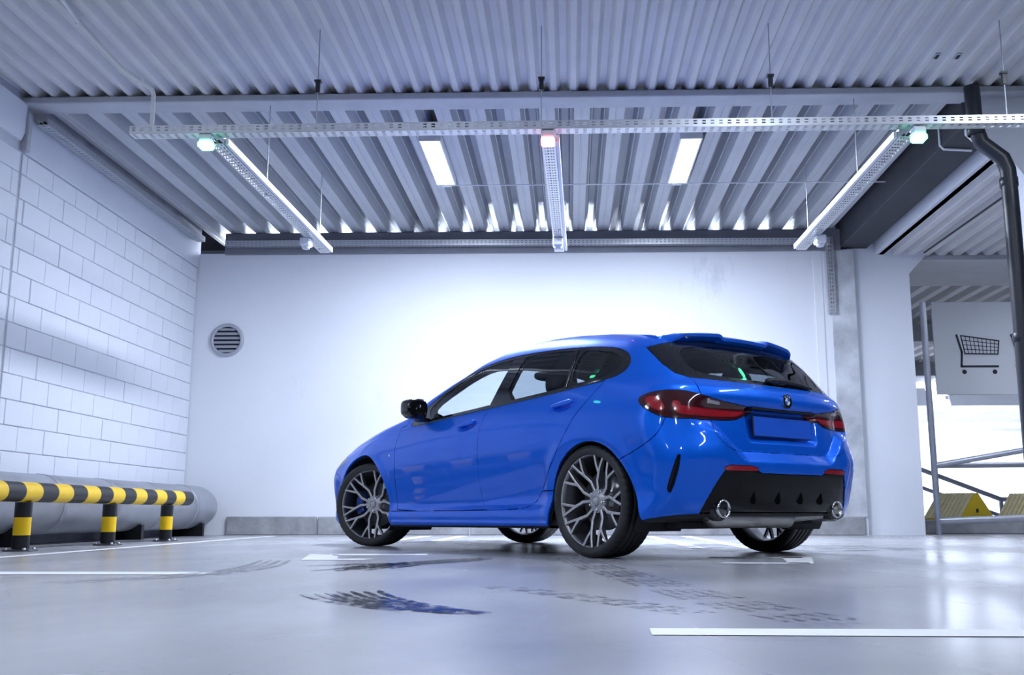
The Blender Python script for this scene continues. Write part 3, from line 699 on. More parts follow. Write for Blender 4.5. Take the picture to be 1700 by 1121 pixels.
sideM=lambda P:(np.abs(P[:,1])>.45)
rearM=lambda P:(P[:,0]<-.12)
DLO=[(2.12,.882),(1.763,.911),(1.044,.947),(.503,.976),(.043,1.010),(-.06,1.018),(-.175,1.032),(-.243,1.070),(-.258,1.114),(-.215,1.170),(-.10,1.215),(.10,1.248),(.453,1.281),(.89,1.302),(1.203,1.293),(1.45,1.250),(1.66,1.168),(1.85,1.066),(2.0,.968)]
REG={}
REG['arch_r']=region([(.345,-.2),(.338,.20),(.333,.33),(.29,.48),(.19,.59),(.05,.655),(-.09,.658),(-.22,.607),(-.32,.50),(-.385,.38),(-.43,.24),(-.45,.15),(-.47,-.2)],SIDE,sideM)
REG['arch_f']=region([(2.25,-.2),(2.255,.25),(2.30,.42),(2.385,.565),(2.49,.66),(2.61,.702),(2.74,.702),(2.86,.662),(2.95,.575),(3.03,.43),(3.07,.27),(3.08,-.2)],SIDE,sideM)
REG['dlo']=region(DLO,SIDE,lambda P:np.abs(P[:,1])>.5)
REG['win_f']=region([(1.80,.932),(1.72,.935),(1.075,.966),(1.045,.975),(.965,1.27),(.985,1.278),(1.19,1.272),(1.42,1.235),(1.63,1.152),(1.80,1.055),(1.865,1.005),(1.83,.955)],SIDE,lambda P:np.abs(P[:,1])>.5,2)
REG['win_r']=region([(.90,.975),(.52,.996),(.31,1.008),(.288,1.02),(.278,1.238),(.295,1.248),(.46,1.263),(.80,1.281),(.835,1.275)],SIDE,lambda P:np.abs(P[:,1])>.5,1)
REG['win_q']=region([(.235,1.02),(.05,1.032),(-.06,1.042),(-.135,1.06),(-.185,1.095),(-.17,1.145),(-.09,1.188),(.10,1.223),(.225,1.238)],SIDE,lambda P:np.abs(P[:,1])>.5,2)
REG['door_f']=region([(2.225,.90),(2.225,.865),(2.195,.78),(2.184,.69),(2.182,.55),(2.186,.42),(2.176,.31),(2.145,.268),(1.09,.270),(1.075,.29),(1.10,.34),(1.113,.42),(1.112,.60),(1.10,.753),(1.08,.85),(1.03,.96),(1.02,1.1),(2.1,1.1),(2.12,.90)],SIDE,sideM,1)
REG['door_r']=region([(1.09,.270),(.68,.277),(.58,.290),(.51,.325),(.45,.385),(.312,.538),(.215,.66),(.128,.782),(.05,.862),(-.052,.974),(-.085,1.03),(-.05,1.1),(1.02,1.1),(1.03,.96),(1.08,.85),(1.10,.753),(1.112,.60),(1.113,.42),(1.10,.34),(1.075,.29)],SIDE,sideM,1)
REG['skirt']=region([(.25,.386),(.45,.385),(.51,.325),(.58,.290),(.68,.277),(1.09,.270),(2.145,.268),(2.35,.266),(2.35,-.1),(.25,-.1)],SIDE,lambda P:(np.abs(P[:,1])>.45)&(P[:,0]>.1)&(P[:,0]<2.45),0)
GATE=[(-.094,.993),(-.135,.945),(-.152,.90),(-.18,.82),(-.203,.755),(-.217,.70),(-.25,.645),(-.303,.593),(-.34,.587),(-.9,.587),(-.9,1.6),(-.2,1.6),(-.094,1.3)]
REG['gate']=region([(-.05,1.02),(-.094,.993),(-.135,.945),(-.152,.90),(-.18,.82),(-.203,.755),(-.217,.70),(-.25,.645),(-.303,.593),(-.36,.586),(-.9,.586),(-.9,1.05),(-.4,1.05)],REARW,rearM,1)
REG['rglass']=region([(.165,1.19),(.147,1.173),(.059,1.077),(-.014,1.018),(-.094,.993),(-.28,.984),(-.443,.980),(-.9,.974),(-.9,1.275),(-.30,1.275),(-.12,1.255),(-.018,1.24)],REARW,rearM,0)
REG['rwin']=region([(-.02,1.16),(-.04,1.12),(-.09,1.055),(-.17,1.020),(-.443,1.006),(-.9,.999),(-.9,1.222),(-.25,1.218),(-.07,1.205)],REARW,rearM,1)
REG['tlight']=region([(.190,.871),(.157,.897),(.05,.914),(-.06,.914),(-.15,.893),(-.25,.862),(-.36,.842),(-.415,.834),(-.400,.812),(-.365,.782),(-.32,.757),(-.207,.752),(.03,.757),(.115,.795),(.165,.832)],REARW,rearM,1)
REG['tl_a']=region([(.150,.866),(.120,.880),(.085,.884),(.055,.862),(.03,.815),(.045,.795),(.085,.805),(.125,.832)],REARW,rearM,1)
REG['tl_b']=region([(.0,.846),(-.02,.858),(-.045,.850),(-.055,.824),(-.16,.817),(-.34,.807),(-.378,.814),(-.35,.790),(-.32,.775),(-.20,.772),(-.05,.777),(-.015,.80)],REARW,rearM,1)
REG['tl_c']=region([(-.185,.846),(-.25,.838),(-.25,.855),(-.19,.866)],REARW,rearM,0)
REG['bumper']=region([(.60,.40),(.288,.552),(.20,.590),(.117,.636),(.07,.68),(.045,.72),(.037,.756),(.0,.77),(-.203,.77),(-.203,.755),(-.217,.70),(-.25,.645),(-.303,.593),(-.36,.586),(-.9,.586),(-.9,-.2),(.6,-.2)],REARW,rearM,1)
REG['diffuser']=region([(-.125,.235),(-.135,.26),(-.20,.371),(-.262,.468),(-.285,.488),(-.43,.488),(-.452,.469),(-.47,.466),(-.9,.464),(-.9,-.2),(-.125,-.2)],REARW,rearM,1)
REG['reflector']=region([(-.270,.488),(-.292,.508),(-.415,.506),(-.440,.488),(-.43,.480),(-.28,.478)],REARW,rearM,0)
REG['runder']=region([(.6,.204),(.25,.206),(-.125,.243),(-.3,.232),(-.9,.228),(-.9,-.3),(.6,-.3)],REARW,lambda P:P[:,0]<-.30,0)
REG['bottom']=lambda P: P[:,2]-(ZBOT(P[:,0])+.011)
REG['slot']=region([(-.052,.566),(-.034,.556),(-.010,.49),(.014,.42),(.028,.372),(.016,.356),(.002,.366),(-.022,.43),(-.042,.50)],REARW,rearM,1)
REG['screen']=region([(1.27,-.2),(1.27,.45),(1.33,.575),(1.45,.615),(1.75,.665),(2.0,.71),(2.10,.715),(2.19,.58),(2.245,.3),(2.25,-.2)],TOPV,lambda P:(P[:,2]>.9)&(P[:,0]>1.0)&(P[:,0]<2.6),1)
REG['screen_in']=region([(1.50,-.2),(1.50,.40),(1.57,.50),(1.75,.54),(2.0,.585),(2.10,.59),(2.18,.50),(2.235,.3),(2.24,-.2)],TOPV,lambda P:(P[:,2]>.9)&(P[:,0]>1.0)&(P[:,0]<2.6),1)
REG['hood']=region([(2.27,-.2),(2.265,.3),(2.22,.56),(2.14,.69),(2.5,.695),(2.9,.665),(3.2,.60),(3.36,.5),(3.40,-.2)],TOPV,lambda P:(P[:,2]>.62)&(P[:,0]>1.9),1)
REG['roof']=region([(1.24,-.3),(1.24,.44),(1.20,.565),(1.0,.585),(.3,.60),(-.20,.575),(-.27,.5),(-.27,-.3)],TOPV,lambda P:P[:,2]>1.15,1)
REG['fbumper']=region([(3.03,.30),(3.03,.52),(3.12,.565),(3.28,.60),(4.2,.60),(4.2,-.2),(3.03,-.2)],SIDE,lambda P:P[:,0]>2.75,0)
REG['headlight']=region([(3.05,.695),(3.20,.715),(3.36,.71),(3.50,.70),(3.50,.625),(3.30,.61),(3.15,.625)],SIDE,lambda P:(P[:,0]>2.8)&(np.abs(P[:,1])>.33),1)
REG['kidney']=region([(.015,.44),(.015,.66),(.25,.66),(.28,.60),(.25,.44)],lambda P:(np.abs(P[:,1]),P[:,2]),lambda P:P[:,0]>3.2,1)
# ---- polygonise (surface nets, then projected on the exact surface)
def build_body(h=.015):
    xs=np.arange(-.86,3.62,h); ny=int(.96/h); ys=(np.arange(-ny,ny)+.5)*h; zs=np.arange(.10,1.50,h)
    X2,Z2=np.meshgrid(xs,zs,indexing='ij'); S=body_side(X2,Z2)
    Y3,Z3=np.meshgrid(ys,zs,indexing='ij'); Rr=body_rear(Y3,Z3)
    X4,Y4=np.meshgrid(xs,ys,indexing='ij'); T=body_top(X4,Y4)
    Ff=(XFRONT(zs)[None,:]-FPLAN(np.abs(ys))[:,None])
    x=xs[:,None,None]; y=ys[None,:,None]; z=zs[None,None,:]
    s=np.abs(y)-S[:,None,:]; r=Rr[None]-x; t=(z-T[:,:,None])*.92; f=x-Ff[None]
    F=smax(s,r*.9,.055+.06*sstep(.9,1.2,z)); F=smax(F,t,.075+.04*sstep(2.2,2.8,x)); F=smax(F,f,.12); F=smax(F,ZBOT(x)-z,.03)
    neg=F<0; nx_,ny_,nz_=F.shape
    c=sum(neg[i:nx_-1+i,j:ny_-1+j,k:nz_-1+k].astype(np.int8) for i in(0,1) for j in(0,1) for k in(0,1))
    act=(c>0)&(c<8); idx=-np.ones(act.shape,np.int64); idx[act]=np.arange(act.sum())
    I,J,K=np.nonzero(act); V=np.stack([xs[I]+h/2,ys[J]+h/2,zs[K]+h/2],1)
    def G(V,e=.003):
        x,y,z=V.T; return np.stack([body_F(x+e,y,z)-body_F(x-e,y,z),body_F(x,y+e,z)-body_F(x,y-e,z),body_F(x,y,z+e)-body_F(x,y,z-e)],1)/(2*e)
    for _ in range(4):
        g=G(V); f=body_F(*V.T); st=-(f/np.maximum((g*g).sum(1),.05))[:,None]*g
        n=np.linalg.norm(st,axis=1,keepdims=True); V=V+st*np.minimum(1,.02/np.maximum(n,1e-9))
    Q=[]
    for ax in range(3):
        a=neg; sl0=[slice(None)]*3; sl1=[slice(None)]*3; sl0[ax]=slice(0,-1); sl1[ax]=slice(1,None)
        ch=a[tuple(sl0)]!=a[tuple(sl1)]
        b,cc=[q for q in range(3) if q!=ax]
        i,j,k=np.nonzero(ch); P=np.stack([i,j,k],1)
        ok=(P[:,b]>0)&(P[:,cc]>0)&(P[:,b]<F.shape[b]-1)&(P[:,cc]<F.shape[cc]-1); P=P[ok]
        def at(db,dc):
            q=P.copy(); q[:,b]-=db; q[:,cc]-=dc; return idx[q[:,0],q[:,1],q[:,2]]
        quad=np.stack([at(1,1),at(0,1),at(0,0),at(1,0)],1)
        inside=a[P[:,0],P[:,1],P[:,2]]      # inside -> outside along +ax : normal +ax
        flip=inside if ax!=1 else ~inside
        quad=np.where(flip[:,None],quad,quad[:,::-1]); Q.append(quad)
    Q=np.concatenate(Q); Q=Q[(Q>=0).all(1)]
    return V,Q,G
BV,BQ,BG=build_body()
bm=bmesh.new()
bv=[bm.verts.new(q) for q in BV]; bm.verts.index_update()
for q in BQ:
    try: bm.faces.new([bv[i] for i in q])
    except ValueError: pass
def coords():
    return np.array([v.co[:] for v in bm.verts])
def cut(name):
    bm.verts.index_update(); P=coords(); d=REG[name](P)
    d=np.where(np.abs(d)<1e-5,1e-5,d); bm.verts.ensure_lookup_table()
    near=np.nonzero(np.abs(d)<.035)[0]; es=set(); 
    for i in near:
        for e in bm.verts[i].link_edges:
            a,b=e.verts[0].index,e.verts[1].index
            if d[a]*d[b]<0 and abs(d[a])<1 and abs(d[b])<1: es.add(e)
    new=[]; faces=set()
    for e in es:
        for f in e.link_faces: faces.add(f)
    for e in list(es):
        a,b=e.verts; da,db=d[a.index],d[b.index]; t=min(.97,max(.03,da/(da-db)))
        _,nv=bmesh.utils.edge_split(e,a,t); new.append(nv)
    ns=set(new)
    for f in faces:
        vs=[v for v in f.verts if v in ns]
        if len(vs)==2:
            try: bmesh.utils.face_split(f,vs[0],vs[1])
            except ValueError: pass
        elif len(vs)==4:
            try:
                nf,_=bmesh.utils.face_split(f,vs[0],vs[1])
            except ValueError: pass
CUTS=['arch_r','arch_f','dlo','win_f','win_r','win_q','rglass','rwin','tlight','tl_a','tl_b','tl_c','gate','bumper','diffuser','reflector','bottom','slot','skirt','door_f','door_r','screen','screen_in','hood','roof','fbumper','headlight','kidney']
for c_ in CUTS: cut(c_)
bm.verts.index_update(); BV=coords(); FACES=[[v.index for v in f.verts] for f in bm.faces]; bm.free()
FC=np.array([BV[f].mean(0) for f in FACES])
BN=BG(BV); BN/=np.maximum(np.linalg.norm(BN,axis=1,keepdims=True),1e-9)
FN=np.array([BN[f].mean(0) for f in FACES])
IN={k:REG[k](FC)<0 for k in CUTS}
LAB=np.full(len(FACES),'quarter',dtype=object); done=np.zeros(len(FACES),bool)
def setl(name,mask):
    global done
    m=mask&~done; LAB[m]=name; done|=m
sideS=np.where(FC[:,1]>0,'_l','_r')
setl('void',IN['arch_r']|IN['arch_f']|IN['slot'])
setl('under',IN['bottom'])
for k in ('win_f','win_r','win_q'): setl(k,IN['dlo']&IN[k])
setl('pillar',IN['dlo'])
for k in ('tl_a','tl_b','tl_c'): setl('in_'+k,IN['tlight']&IN['gate']&IN[k]); setl('out_'+k,IN['tlight']&IN[k])
setl('in_tl',IN['tlight']&IN['gate']); setl('out_tl',IN['tlight'])
setl('rwin',IN['rglass']&IN['rwin']); setl('rsurround',IN['rglass'])
setl('reflector',IN['reflector']); setl('diffuser',IN['diffuser']); setl('gate',IN['gate']); setl('bumper',IN['bumper'])
setl('screen',IN['screen']&IN['screen_in']); setl('frit',IN['screen']); setl('kidney',IN['kidney']); setl('headlight',IN['headlight']); setl('fbumper',IN['fbumper']); setl('hood',IN['hood'])
setl('skirt',IN['skirt']); setl('door_f',IN['door_f']); setl('door_r',IN['door_r']); setl('roof',IN['roof'])
setl('fender',(FC[:,0]>2.1)&(FC[:,2]<.95))
def panel(name,sel,mt,parent,gap=.0030,rim=.016,offset=0.0,rimmat=None,faces=None):
    ids=np.nonzero(sel)[0]
    if len(ids)==0: return None
    fs=[FACES[i] for i in ids]; used=np.unique(np.concatenate([np.array(f) for f in fs])); re=-np.ones(len(BV),np.int64); re[used]=np.arange(len(used))
    V=BV[used]-BN[used]*offset; N=BN[used].copy()
    ec={}
    for f in fs:
        m=len(f)
        for i in range(m):
            a,b=f[i],f[(i+1)%m]
            if (b,a) in ec: ec[(b,a)]=None
            else: ec[(a,b)]=1
    bd=[e for e,v in ec.items() if v]
    acc=np.zeros_like(V); isb=np.zeros(len(V),bool)
    for a,b in bd: isb[re[a]]=isb[re[b]]=True
    for i,f in zip(ids,fs):
        for a in f:
            r_=re[a]
            if isb[r_]: acc[r_]+=FC[i]-BV[a]
    acc-= (acc*N).sum(1,keepdims=True)*N; n=np.linalg.norm(acc,axis=1,keepdims=True)
    V=V+np.where(isb[:,None],acc/np.maximum(n,1e-6)*gap,0)
    nv=len(V); F=[tuple(int(re[a]) for a in f) for f in fs]; MI=[0]*len(F)
    verts=[V]; norms=[N]
    if rim>0:
        bi=np.nonzero(isb)[0]; o=-np.ones(nv,np.int64); o[bi]=np.arange(len(bi))
        t=np.where(n>1e-6,acc/np.maximum(n,1e-6),0)[bi]
        verts+= [V[bi]-N[bi]*.0006, V[bi]-N[bi]*rim]; norms+=[-t,-t]
        k=len(bi)
        for a,b in bd:
            A,B=int(o[re[a]]),int(o[re[b]])
            F.append((nv+B,nv+A,nv+k+A,nv+k+B)); MI.append(1)
    me=bpy.data.meshes.new(name); VV=np.concatenate(verts); me.from_pydata(VV.tolist(),[],F)
    me.materials.append(mt); me.materials.append(rimmat or mt)
    me.polygons.foreach_set('material_index',MI); me.polygons.foreach_set('use_smooth',[True]*len(F))
    NN=np.concatenate(norms); ln=np.linalg.norm(NN,axis=1); NN[ln<1e-6]=(0,0,1)
    me.normals_split_custom_set_from_vertices(NN.tolist()); me.update()
    o=bpy.data.objects.new(name,me); return link(o,parent)
L_=FC[:,1]>0
P_=M['paint']
for sd,nm in ((L_,'l'),(~L_,'r')):
    df=panel('front_door',(LAB=='door_f')&sd,P_,car); dr=panel('rear_door',(LAB=='door_r')&sd,P_,car)
    panel('front_fender',(LAB=='fender')&sd,P_,car); panel('side_skirt',(LAB=='skirt')&sd,P_,car)
    panel('body_side_panel',(LAB=='quarter')&sd,P_,car)
    pl=panel('window_trim',(LAB=='pillar')&sd,M['gloss'],car,gap=.001,rim=.02,offset=.002)
    panel('side_window',(LAB=='win_f')&sd,M['glass_f'],df,gap=0,rim=0,offset=.005)
    panel('side_window',(LAB=='win_r')&sd,M['glass_r'],dr,gap=0,rim=0,offset=.005)
    panel('quarter_window',(LAB=='win_q')&sd,M['glass_r'],car,gap=0,rim=0,offset=.005)
    tl=panel('tail_light',(LAB=='out_tl')&sd,M['lens_dark'],car,gap=.0008,offset=-.002)
    panel('red_element',(LAB=='out_tl_a')&sd,M['lens_red'],tl,gap=0,rim=0,offset=-.0022)
    panel('red_element',(LAB=='out_tl_b')&sd,M['lens_red'],tl,gap=0,rim=0,offset=-.0022)
    panel('reflector',(LAB=='reflector')&sd,M['lens_red'],car,gap=.0008,offset=-.001)
    panel('headlight',(LAB=='headlight')&sd,M['gloss'],car,gap=.001)
    panel('kidney_grille',(LAB=='kidney')&sd,M['gloss'],car,gap=.002)
gate=panel('tailgate',LAB=='gate',P_,car)
for sd in (L_,~L_):
    tl=panel('tail_light',(LAB=='in_tl')&sd,M['lens_dark'],gate,gap=.0008,offset=-.002)
    for k in ('in_tl_a','in_tl_b'): panel('red_element',(LAB==k)&sd,M['lens_red'],gate,gap=0,rim=0,offset=-.0022)
    for k in ('in_tl_c','out_tl_c'): panel('reverse_lamp',(LAB==k)&sd,M['lens_clear'],gate,gap=0,rim=0,offset=-.0022)
panel('rear_window_surround',LAB=='rsurround',M['gloss'],car,gap=.0015,offset=.001)
panel('rear_window',LAB=='rwin',M['glass_r'],car,gap=0,rim=0,offset=.003)
panel('rear_bumper',LAB=='bumper',P_,car); panel('rear_diffuser',LAB=='diffuser',M['satin2'] if 'satin2' in M else M['gloss'],car,gap=.001,offset=.006)
panel('windscreen',LAB=='screen',M['glass_w'],car,gap=0,rim=0,offset=.003)
panel('windscreen_border',LAB=='frit',M['gloss'],car,gap=0,rim=0,offset=.003)
panel('bonnet',LAB=='hood',P_,car); panel('roof_panel',LAB=='roof',P_,car,gap=.0012); panel('front_bumper',LAB=='fbumper',P_,car)
panel('underbody',LAB=='under',M['trim'],car,gap=0,rim=0)
# dark lining inside the shell
lin=np.isin(LAB.astype(str),['quarter','door_f','door_r','roof','gate','pillar','in_tl','out_tl','rsurround','bumper','fender','skirt','in_tl_a','in_tl_b','in_tl_c','out_tl_a','out_tl_b','out_tl_c','diffuser','reflector','frit'])
panel('interior_lining',lin,M['trim'],car,gap=-.004,rim=0,offset=.032)
# ---- wheels: thing > wheel > tyre, rim, spokes ...
RT=.322; RL=.274
M['spokeside']=mat('dark_spoke_side',(.16,.165,.18),.4,metal=.6)
def tyre_mesh():
    prof=[(.262,-.100),(.272,-.112),(.290,-.1175),(.305,-.116),(.315,-.109),(.320,-.098)]
    tread=[]
    for c in (-.058,-.020,.020,.058): tread+=[(.3215,c-.0065),(.314,c-.004),(.314,c+.004),(.3215,c+.0065)]
    prof+=tread+[(r,-y) for r,y in prof[::-1]]
    n=240; v=[]; f=[]; m=len(prof)
    for i in range(n):
        a=2*math.pi*i/n; c,s=math.cos(a),math.sin(a)
        for (r,y) in prof:
            k=0
            if r>.314 and abs(y)>.0646 and i%5==0: k=.006
            elif r>.32 and .0265<abs(y)<.0515 and (i+2)%5==0: k=.005
            v.append(((r-k)*c,y,(r-k)*s))
    for i in range(n):
        j=(i+1)%n
        for q in range(m-1): f.append((i*m+q,i*m+q+1,j*m+q+1,j*m+q))
    b=MB(); b.add(v,f,0,True); return b.mesh('tyre',[M['rubber']])
def depth(r): return .050+.052*sstep(.05,.27,np.array(r)).item()
def spoke_mesh(mir):
    bm_=MB()
    def arm(pts,wt,wb,hd):
        pts=[np.array(q,float)*np.array([mir,1]) for q in pts]; n=len(pts); secs=[]
        for i,p in enumerate(pts):
            a=pts[max(i-1,0)]; c=pts[min(i+1,n-1)]
            d0=(p-a) if i>0 else (c-p); d1=(c-p) if i<n-1 else (p-a)
            d=d0/np.linalg.norm(d0)+d1/np.linalg.norm(d1); d/=np.linalg.norm(d); nn=np.array([-d[1],d[0]])
            k=1/max(.5,abs(np.dot(d,d1/np.linalg.norm(d1))))
            y=depth(np.linalg.norm(p)); w=wt[i]; W=wb[i]; hh=hd[i]
            secs.append([(*(p+nn*o*k),yy) for o,yy in ((-W,y-hh),(-w-.0022,y-.004),(-w+.0012,y),(w-.0012,y),(w+.0022,y-.004),(W,y-hh))])
        v=[(q[0],q[2],q[1]) for s_ in secs for q in s_]; m=6
        F=[];MI=[]
        for i in range(n-1):
            for q in range(5):
                F.append((i*m+q,(i+1)*m+q,(i+1)*m+q+1,i*m+q+1)); MI.append({0:2,1:1,2:0,3:1,4:2}[q])  # chamfers get the bright alloy, painting in the light their edges catch
        for t,fc in zip(MI,F):
            pass
        b0=len(bm_.v); bm_.v+=[tuple(map(float,q)) for q in v]; bm_.f+=[tuple(b0+i for i in q) for q in F]; bm_.m+=MI; bm_.sm+=[False]*len(F)
        e=[tuple(b0+(n-1)*m+i for i in range(6))]; bm_.f+=e; bm_.m+=[0]; bm_.sm+=[False]
    arm([(.018,.036),(.030,.072),(.0435,.107),(.041,.137),(.0385,.166)],[.0072,.0062,.0062,.0062,.0066],[.012,.011,.011,.011,.011],[.03,.034,.036,.036,.034])
    arm([(.039,.160),(.0315,.205),(.0235,.268)],[.0054,.0048,.0048],[.009,.008,.007],[.032,.03,.02])
    arm([(.038,.158),(.063,.195),(.101,.250)],[.0054,.0048,.0048],[.009,.008,.007],[.032,.03,.02])
    me=bm_.mesh('spoke',[M['alloydark'],M['alloy'],M['spokeside']])
    b=bmesh.new(); b.from_mesh(me); bmesh.ops.recalc_face_normals(b,faces=b.faces[:]); b.to_mesh(me); b.free(); return me
ME_T=tyre_mesh(); ME_S=[spoke_mesh(1),spoke_mesh(-1)]
def lathe_mesh(name,prof,mt,n=64):
    b=MB(); b.lathe(prof,'y',n); return b.mesh(name,[mt])
ME_LIP=lathe_mesh('rim_lip',[(.262,.090),(.266,.103),(.270,.108),(.2745,.107),(.276,.100),(.270,.094)],M['alloy'],96)
ME_BAR=lathe_mesh('rim_barrel',[(.270,.094),(.258,.088),(.252,.070),(.246,.0),(.238,-.05),(.250,-.085),(.266,-.106),(.272,-.106)],M['barrel'],96)
ME_HUB=lathe_mesh('hub',[(0,.058),(.040,.058),(.046,.056),(.062,.050),(.070,.040),(.072,.012),(.06,-.02),(0,-.02)],M['alloydark'],48)
ME_CAP=lathe_mesh('centre_cap',[(0,.068),(.022,.0685),(.0225,.0655),(.0245,.0655),(.025,.070),(.029,.070),(.032,.066),(.033,.055)],M['alloydark'],40)
ME_BOLT=lathe_mesh('lug_bolt',[(0,.064),(.007,.064),(.009,.060),(.0095,.050),(.015,.050),(.0165,.046)],M['chrome'],12)
ME_DISC=lathe_mesh('brake_disc',[(.06,.018),(.085,.018),(.088,-.004),(.168,-.004),(.168,-.030),(.06,-.030)],M['disc'],64)
def caliper_mesh(mt,r0=.115,r1=.186):
    b=MB(); n=12; v=[]; sec=[(r0,-.05),(r0,.022),(r0+.01,.030),(r1-.012,.030),(r1,.020),(r1,-.05)]
    for i in range(n+1):
        a=math.radians(-30+60*i/n); c,s=math.cos(a),math.sin(a)
        for r,y in sec: v.append((r*c,y,r*s))
    m=len(sec); f=[(i*m+q,i*m+(q+1)%m,(i+1)*m+(q+1)%m,(i+1)*m+q) for i in range(n) for q in range(m)]
    f+=[tuple(range(m))[::-1],tuple(n*m+i for i in range(m))]
    b.add(v,f,0,False); return b.mesh('brake_caliper',[mt])
ME_CALF=caliper_mesh(M['caliper']); ME_CALR=caliper_mesh(M['satin'])
def wheel(x,y,rz,front):
    w_=empty('wheel',(x,y,RT),rz,car)
    def sub(name,me,rot=None,loc=None):
        o=bpy.data.objects.new(name,me); link(o,w_)
        if rot is not None: o.rotation_euler=(0,rot,0)
        if loc: o.location=loc
        return o
    sub('tyre',ME_T); sub('rim_lip',ME_LIP); sub('rim_barrel',ME_BAR); sub('hub',ME_HUB); sub('centre_cap',ME_CAP); sub('brake_disc',ME_DISC)
    ph=math.radians(180+7)
    for k in range(5):
        a=ph+k*2*math.pi/5
        sub('spoke',ME_S[0],a); sub('spoke',ME_S[1],a)
        sub('lug_bolt',ME_BOLT,0,(.054*math.sin(a),0,.054*math.cos(a)))
    c=sub('brake_caliper',ME_CALF if front else ME_CALR)
    fwd = 0 if y>0 else math.pi
    c.rotation_euler=(0,(fwd if front else math.pi-fwd)+(-.1),0)
wheel(0,.753,0,False); wheel(0,-.753,math.pi,False)
wheel(2.67,.753,math.radians(25),True); wheel(2.67,-.753,math.pi+math.radians(24),True)
# wheel housings
for xc in (0,2.67):
    for s in (1,-1):
        b=MB(); RA=.352 if xc==0 else .40; zc=.335 if xc==0 else .335
        pr=[(RA,s*.835),(RA,s*.46),(0.02,s*.44)]
        b.lathe(pr,'y',40,(xc-(.03 if xc==0 else 0),0,zc),0,True,a0=-.55,a1=math.pi+.55); b.obj('wheel_housing',M['trim'],car)
# ---- roof spoiler
def spoiler():
    v=[];f=[]; ys=np.linspace(-.60,.60,97); m=9
    for y in ys:
        a=abs(y); end=sstep(.50,.60,np.array(a)).item()
        te=-.475+.26*a*a+.05*end; zt=float(body_top(np.array(te+.02),np.array(y)))
        up=.021*(sstep(.19,.22,np.array(a))*sstep(.54,.46,np.array(a))).item()
        zte=1.284-.085*a*a+up-.02*end
        x0=-.16; z0=float(body_top(np.array(x0),np.array(y)))+.001
        xm=-.30; zm=float(body_top(np.array(xm),np.array(y)))+.006
        xg=te+.075; zg=zte-.055-.02*end
        q=[(x0,z0),(-.235,float(body_top(np.array(-.235),np.array(y)))+.004),(xm,zm),((xm+te)/2,(zm+zte)/2+.008+up*.15),(te+.012,zte+.003),(te,zte-.004),(te+.006,zte-.020),(xg-.02,zg+.01),(xg,zg)]
        v+=[(p,y,z) for p,z in q]
    n=len(ys)
    for i in range(n-1):
        for k in range(m-1): f.append((i*m+k,i*m+k+1,(i+1)*m+k+1,(i+1)*m+k))
    f+=[tuple(range(m))[::-1],tuple((n-1)*m+k for k in range(m))]
    b=MB(); b.add(v,f,0,True); o=b.obj('roof_spoiler',M['paint'],car)
    bm2=bmesh.new(); bm2.from_mesh(o.data); bmesh.ops.recalc_face_normals(bm2,faces=bm2.faces[:]); bm2.to_mesh(o.data); bm2.free()
    md=o.modifiers.new('edge','EDGE_SPLIT'); md.split_angle=math.radians(38)
spoiler()
# ---- rounded lumps
def lump(name,c,h,mt,parent=car,p=3.2,n=20,rot=(0,0,0),taper=None):
    v=[];f=[]
    def sp(t,e): return math.copysign(abs(t)**e,t)
    e=2/p
    for i in range(n+1):
        ph=-math.pi/2+math.pi*i/n
        for j in range(2*n):
            th=2*math.pi*j/(2*n)
            x=sp(math.cos(ph),e)*sp(math.cos(th),e); y=sp(math.cos(ph),e)*sp(math.sin(th),e); z=sp(math.sin(ph),e)
            if taper: x,y,z=taper(x,y,z)
            v.append((x*h[0],y*h[1],z*h[2]))
    w2=2*n
    for i in range(n):
        for j in range(w2): f.append((i*w2+j,i*w2+(j+1)%w2,(i+1)*w2+(j+1)%w2,(i+1)*w2+j))
    b=MB(); b.add(v,f,0,True); o=b.obj(name,mt,parent); o.location=c; o.rotation_euler=rot; return o
# mirrors
for s in (1,-1):
    mr=empty('door_mirror',(1.85,s*.825,.935),0,car)
    lump('mirror_housing',(-.005,s*.100,.062),(.065,.088,.076),M['gloss'],mr,p=5.0,taper=lambda x,y,z:(x*(1-.18*max(z,0))*(1-.25*max(0,y*s)),y*(1-.12*abs(z)),z*(1-.16*max(0,y*s))))
    lump('mirror_cap',(.012,s*.102,.068),(.060,.088,.070),M['gloss'],mr,p=4.0,taper=lambda x,y,z:(x*(1-.2*max(0,y*s)),y,z*(1-.16*max(0,y*s))))
    lump('mirror_foot',(.0,s*.035,-.012),(.045,.06,.020),M['gloss'],mr,p=2.6)
    b=MB(); pts=[]; 
    for i in range(24):
        t=2*math.pi*i/24; pts.append((-.0655,s*(.100+.074*math.copysign(abs(math.cos(t))**.6,math.cos(t))),.062+.058*math.copysign(abs(math.sin(t))**.6,math.sin(t))))
    b.add(pts,[tuple(range(24))]); b.obj('mirror_glass',M['gloss'],mr)
# door handles
for s in (1,-1):
    for hx,hz in ((1.255,.850),(.235,.897)):
        yy=float(body_side(np.array(hx+.12),np.array(hz)))
        h=lump('door_handle',(hx,s*(yy+.011),hz+.002),(.100,.012,.0145),M['paint'],car,p=3.0,rot=(0,math.radians(5.5),0),taper=lambda x,y,z:(x,y,z*(1-.25*x)))
# number plate
pt=empty('number_plate',(-.712,0,.735),0,car); pt.rotation_euler=(0,math.radians(2),0)
b=MB(); b.box((-.006,-.262,-.057),(.006,.262,.057),bev=.003); b.obj('plate_holder',M['satin'],pt)
b=MB(); b.box((-.0085,-.258,-.054),(-.005,.258,.054),bev=.0015); b.obj('plate_face',M['plate'],pt)
b=MB(); b.box((-.735,-.285,.826),(-.68,.285,.838)); b.obj('tailgate_grip',M['satin'],car)
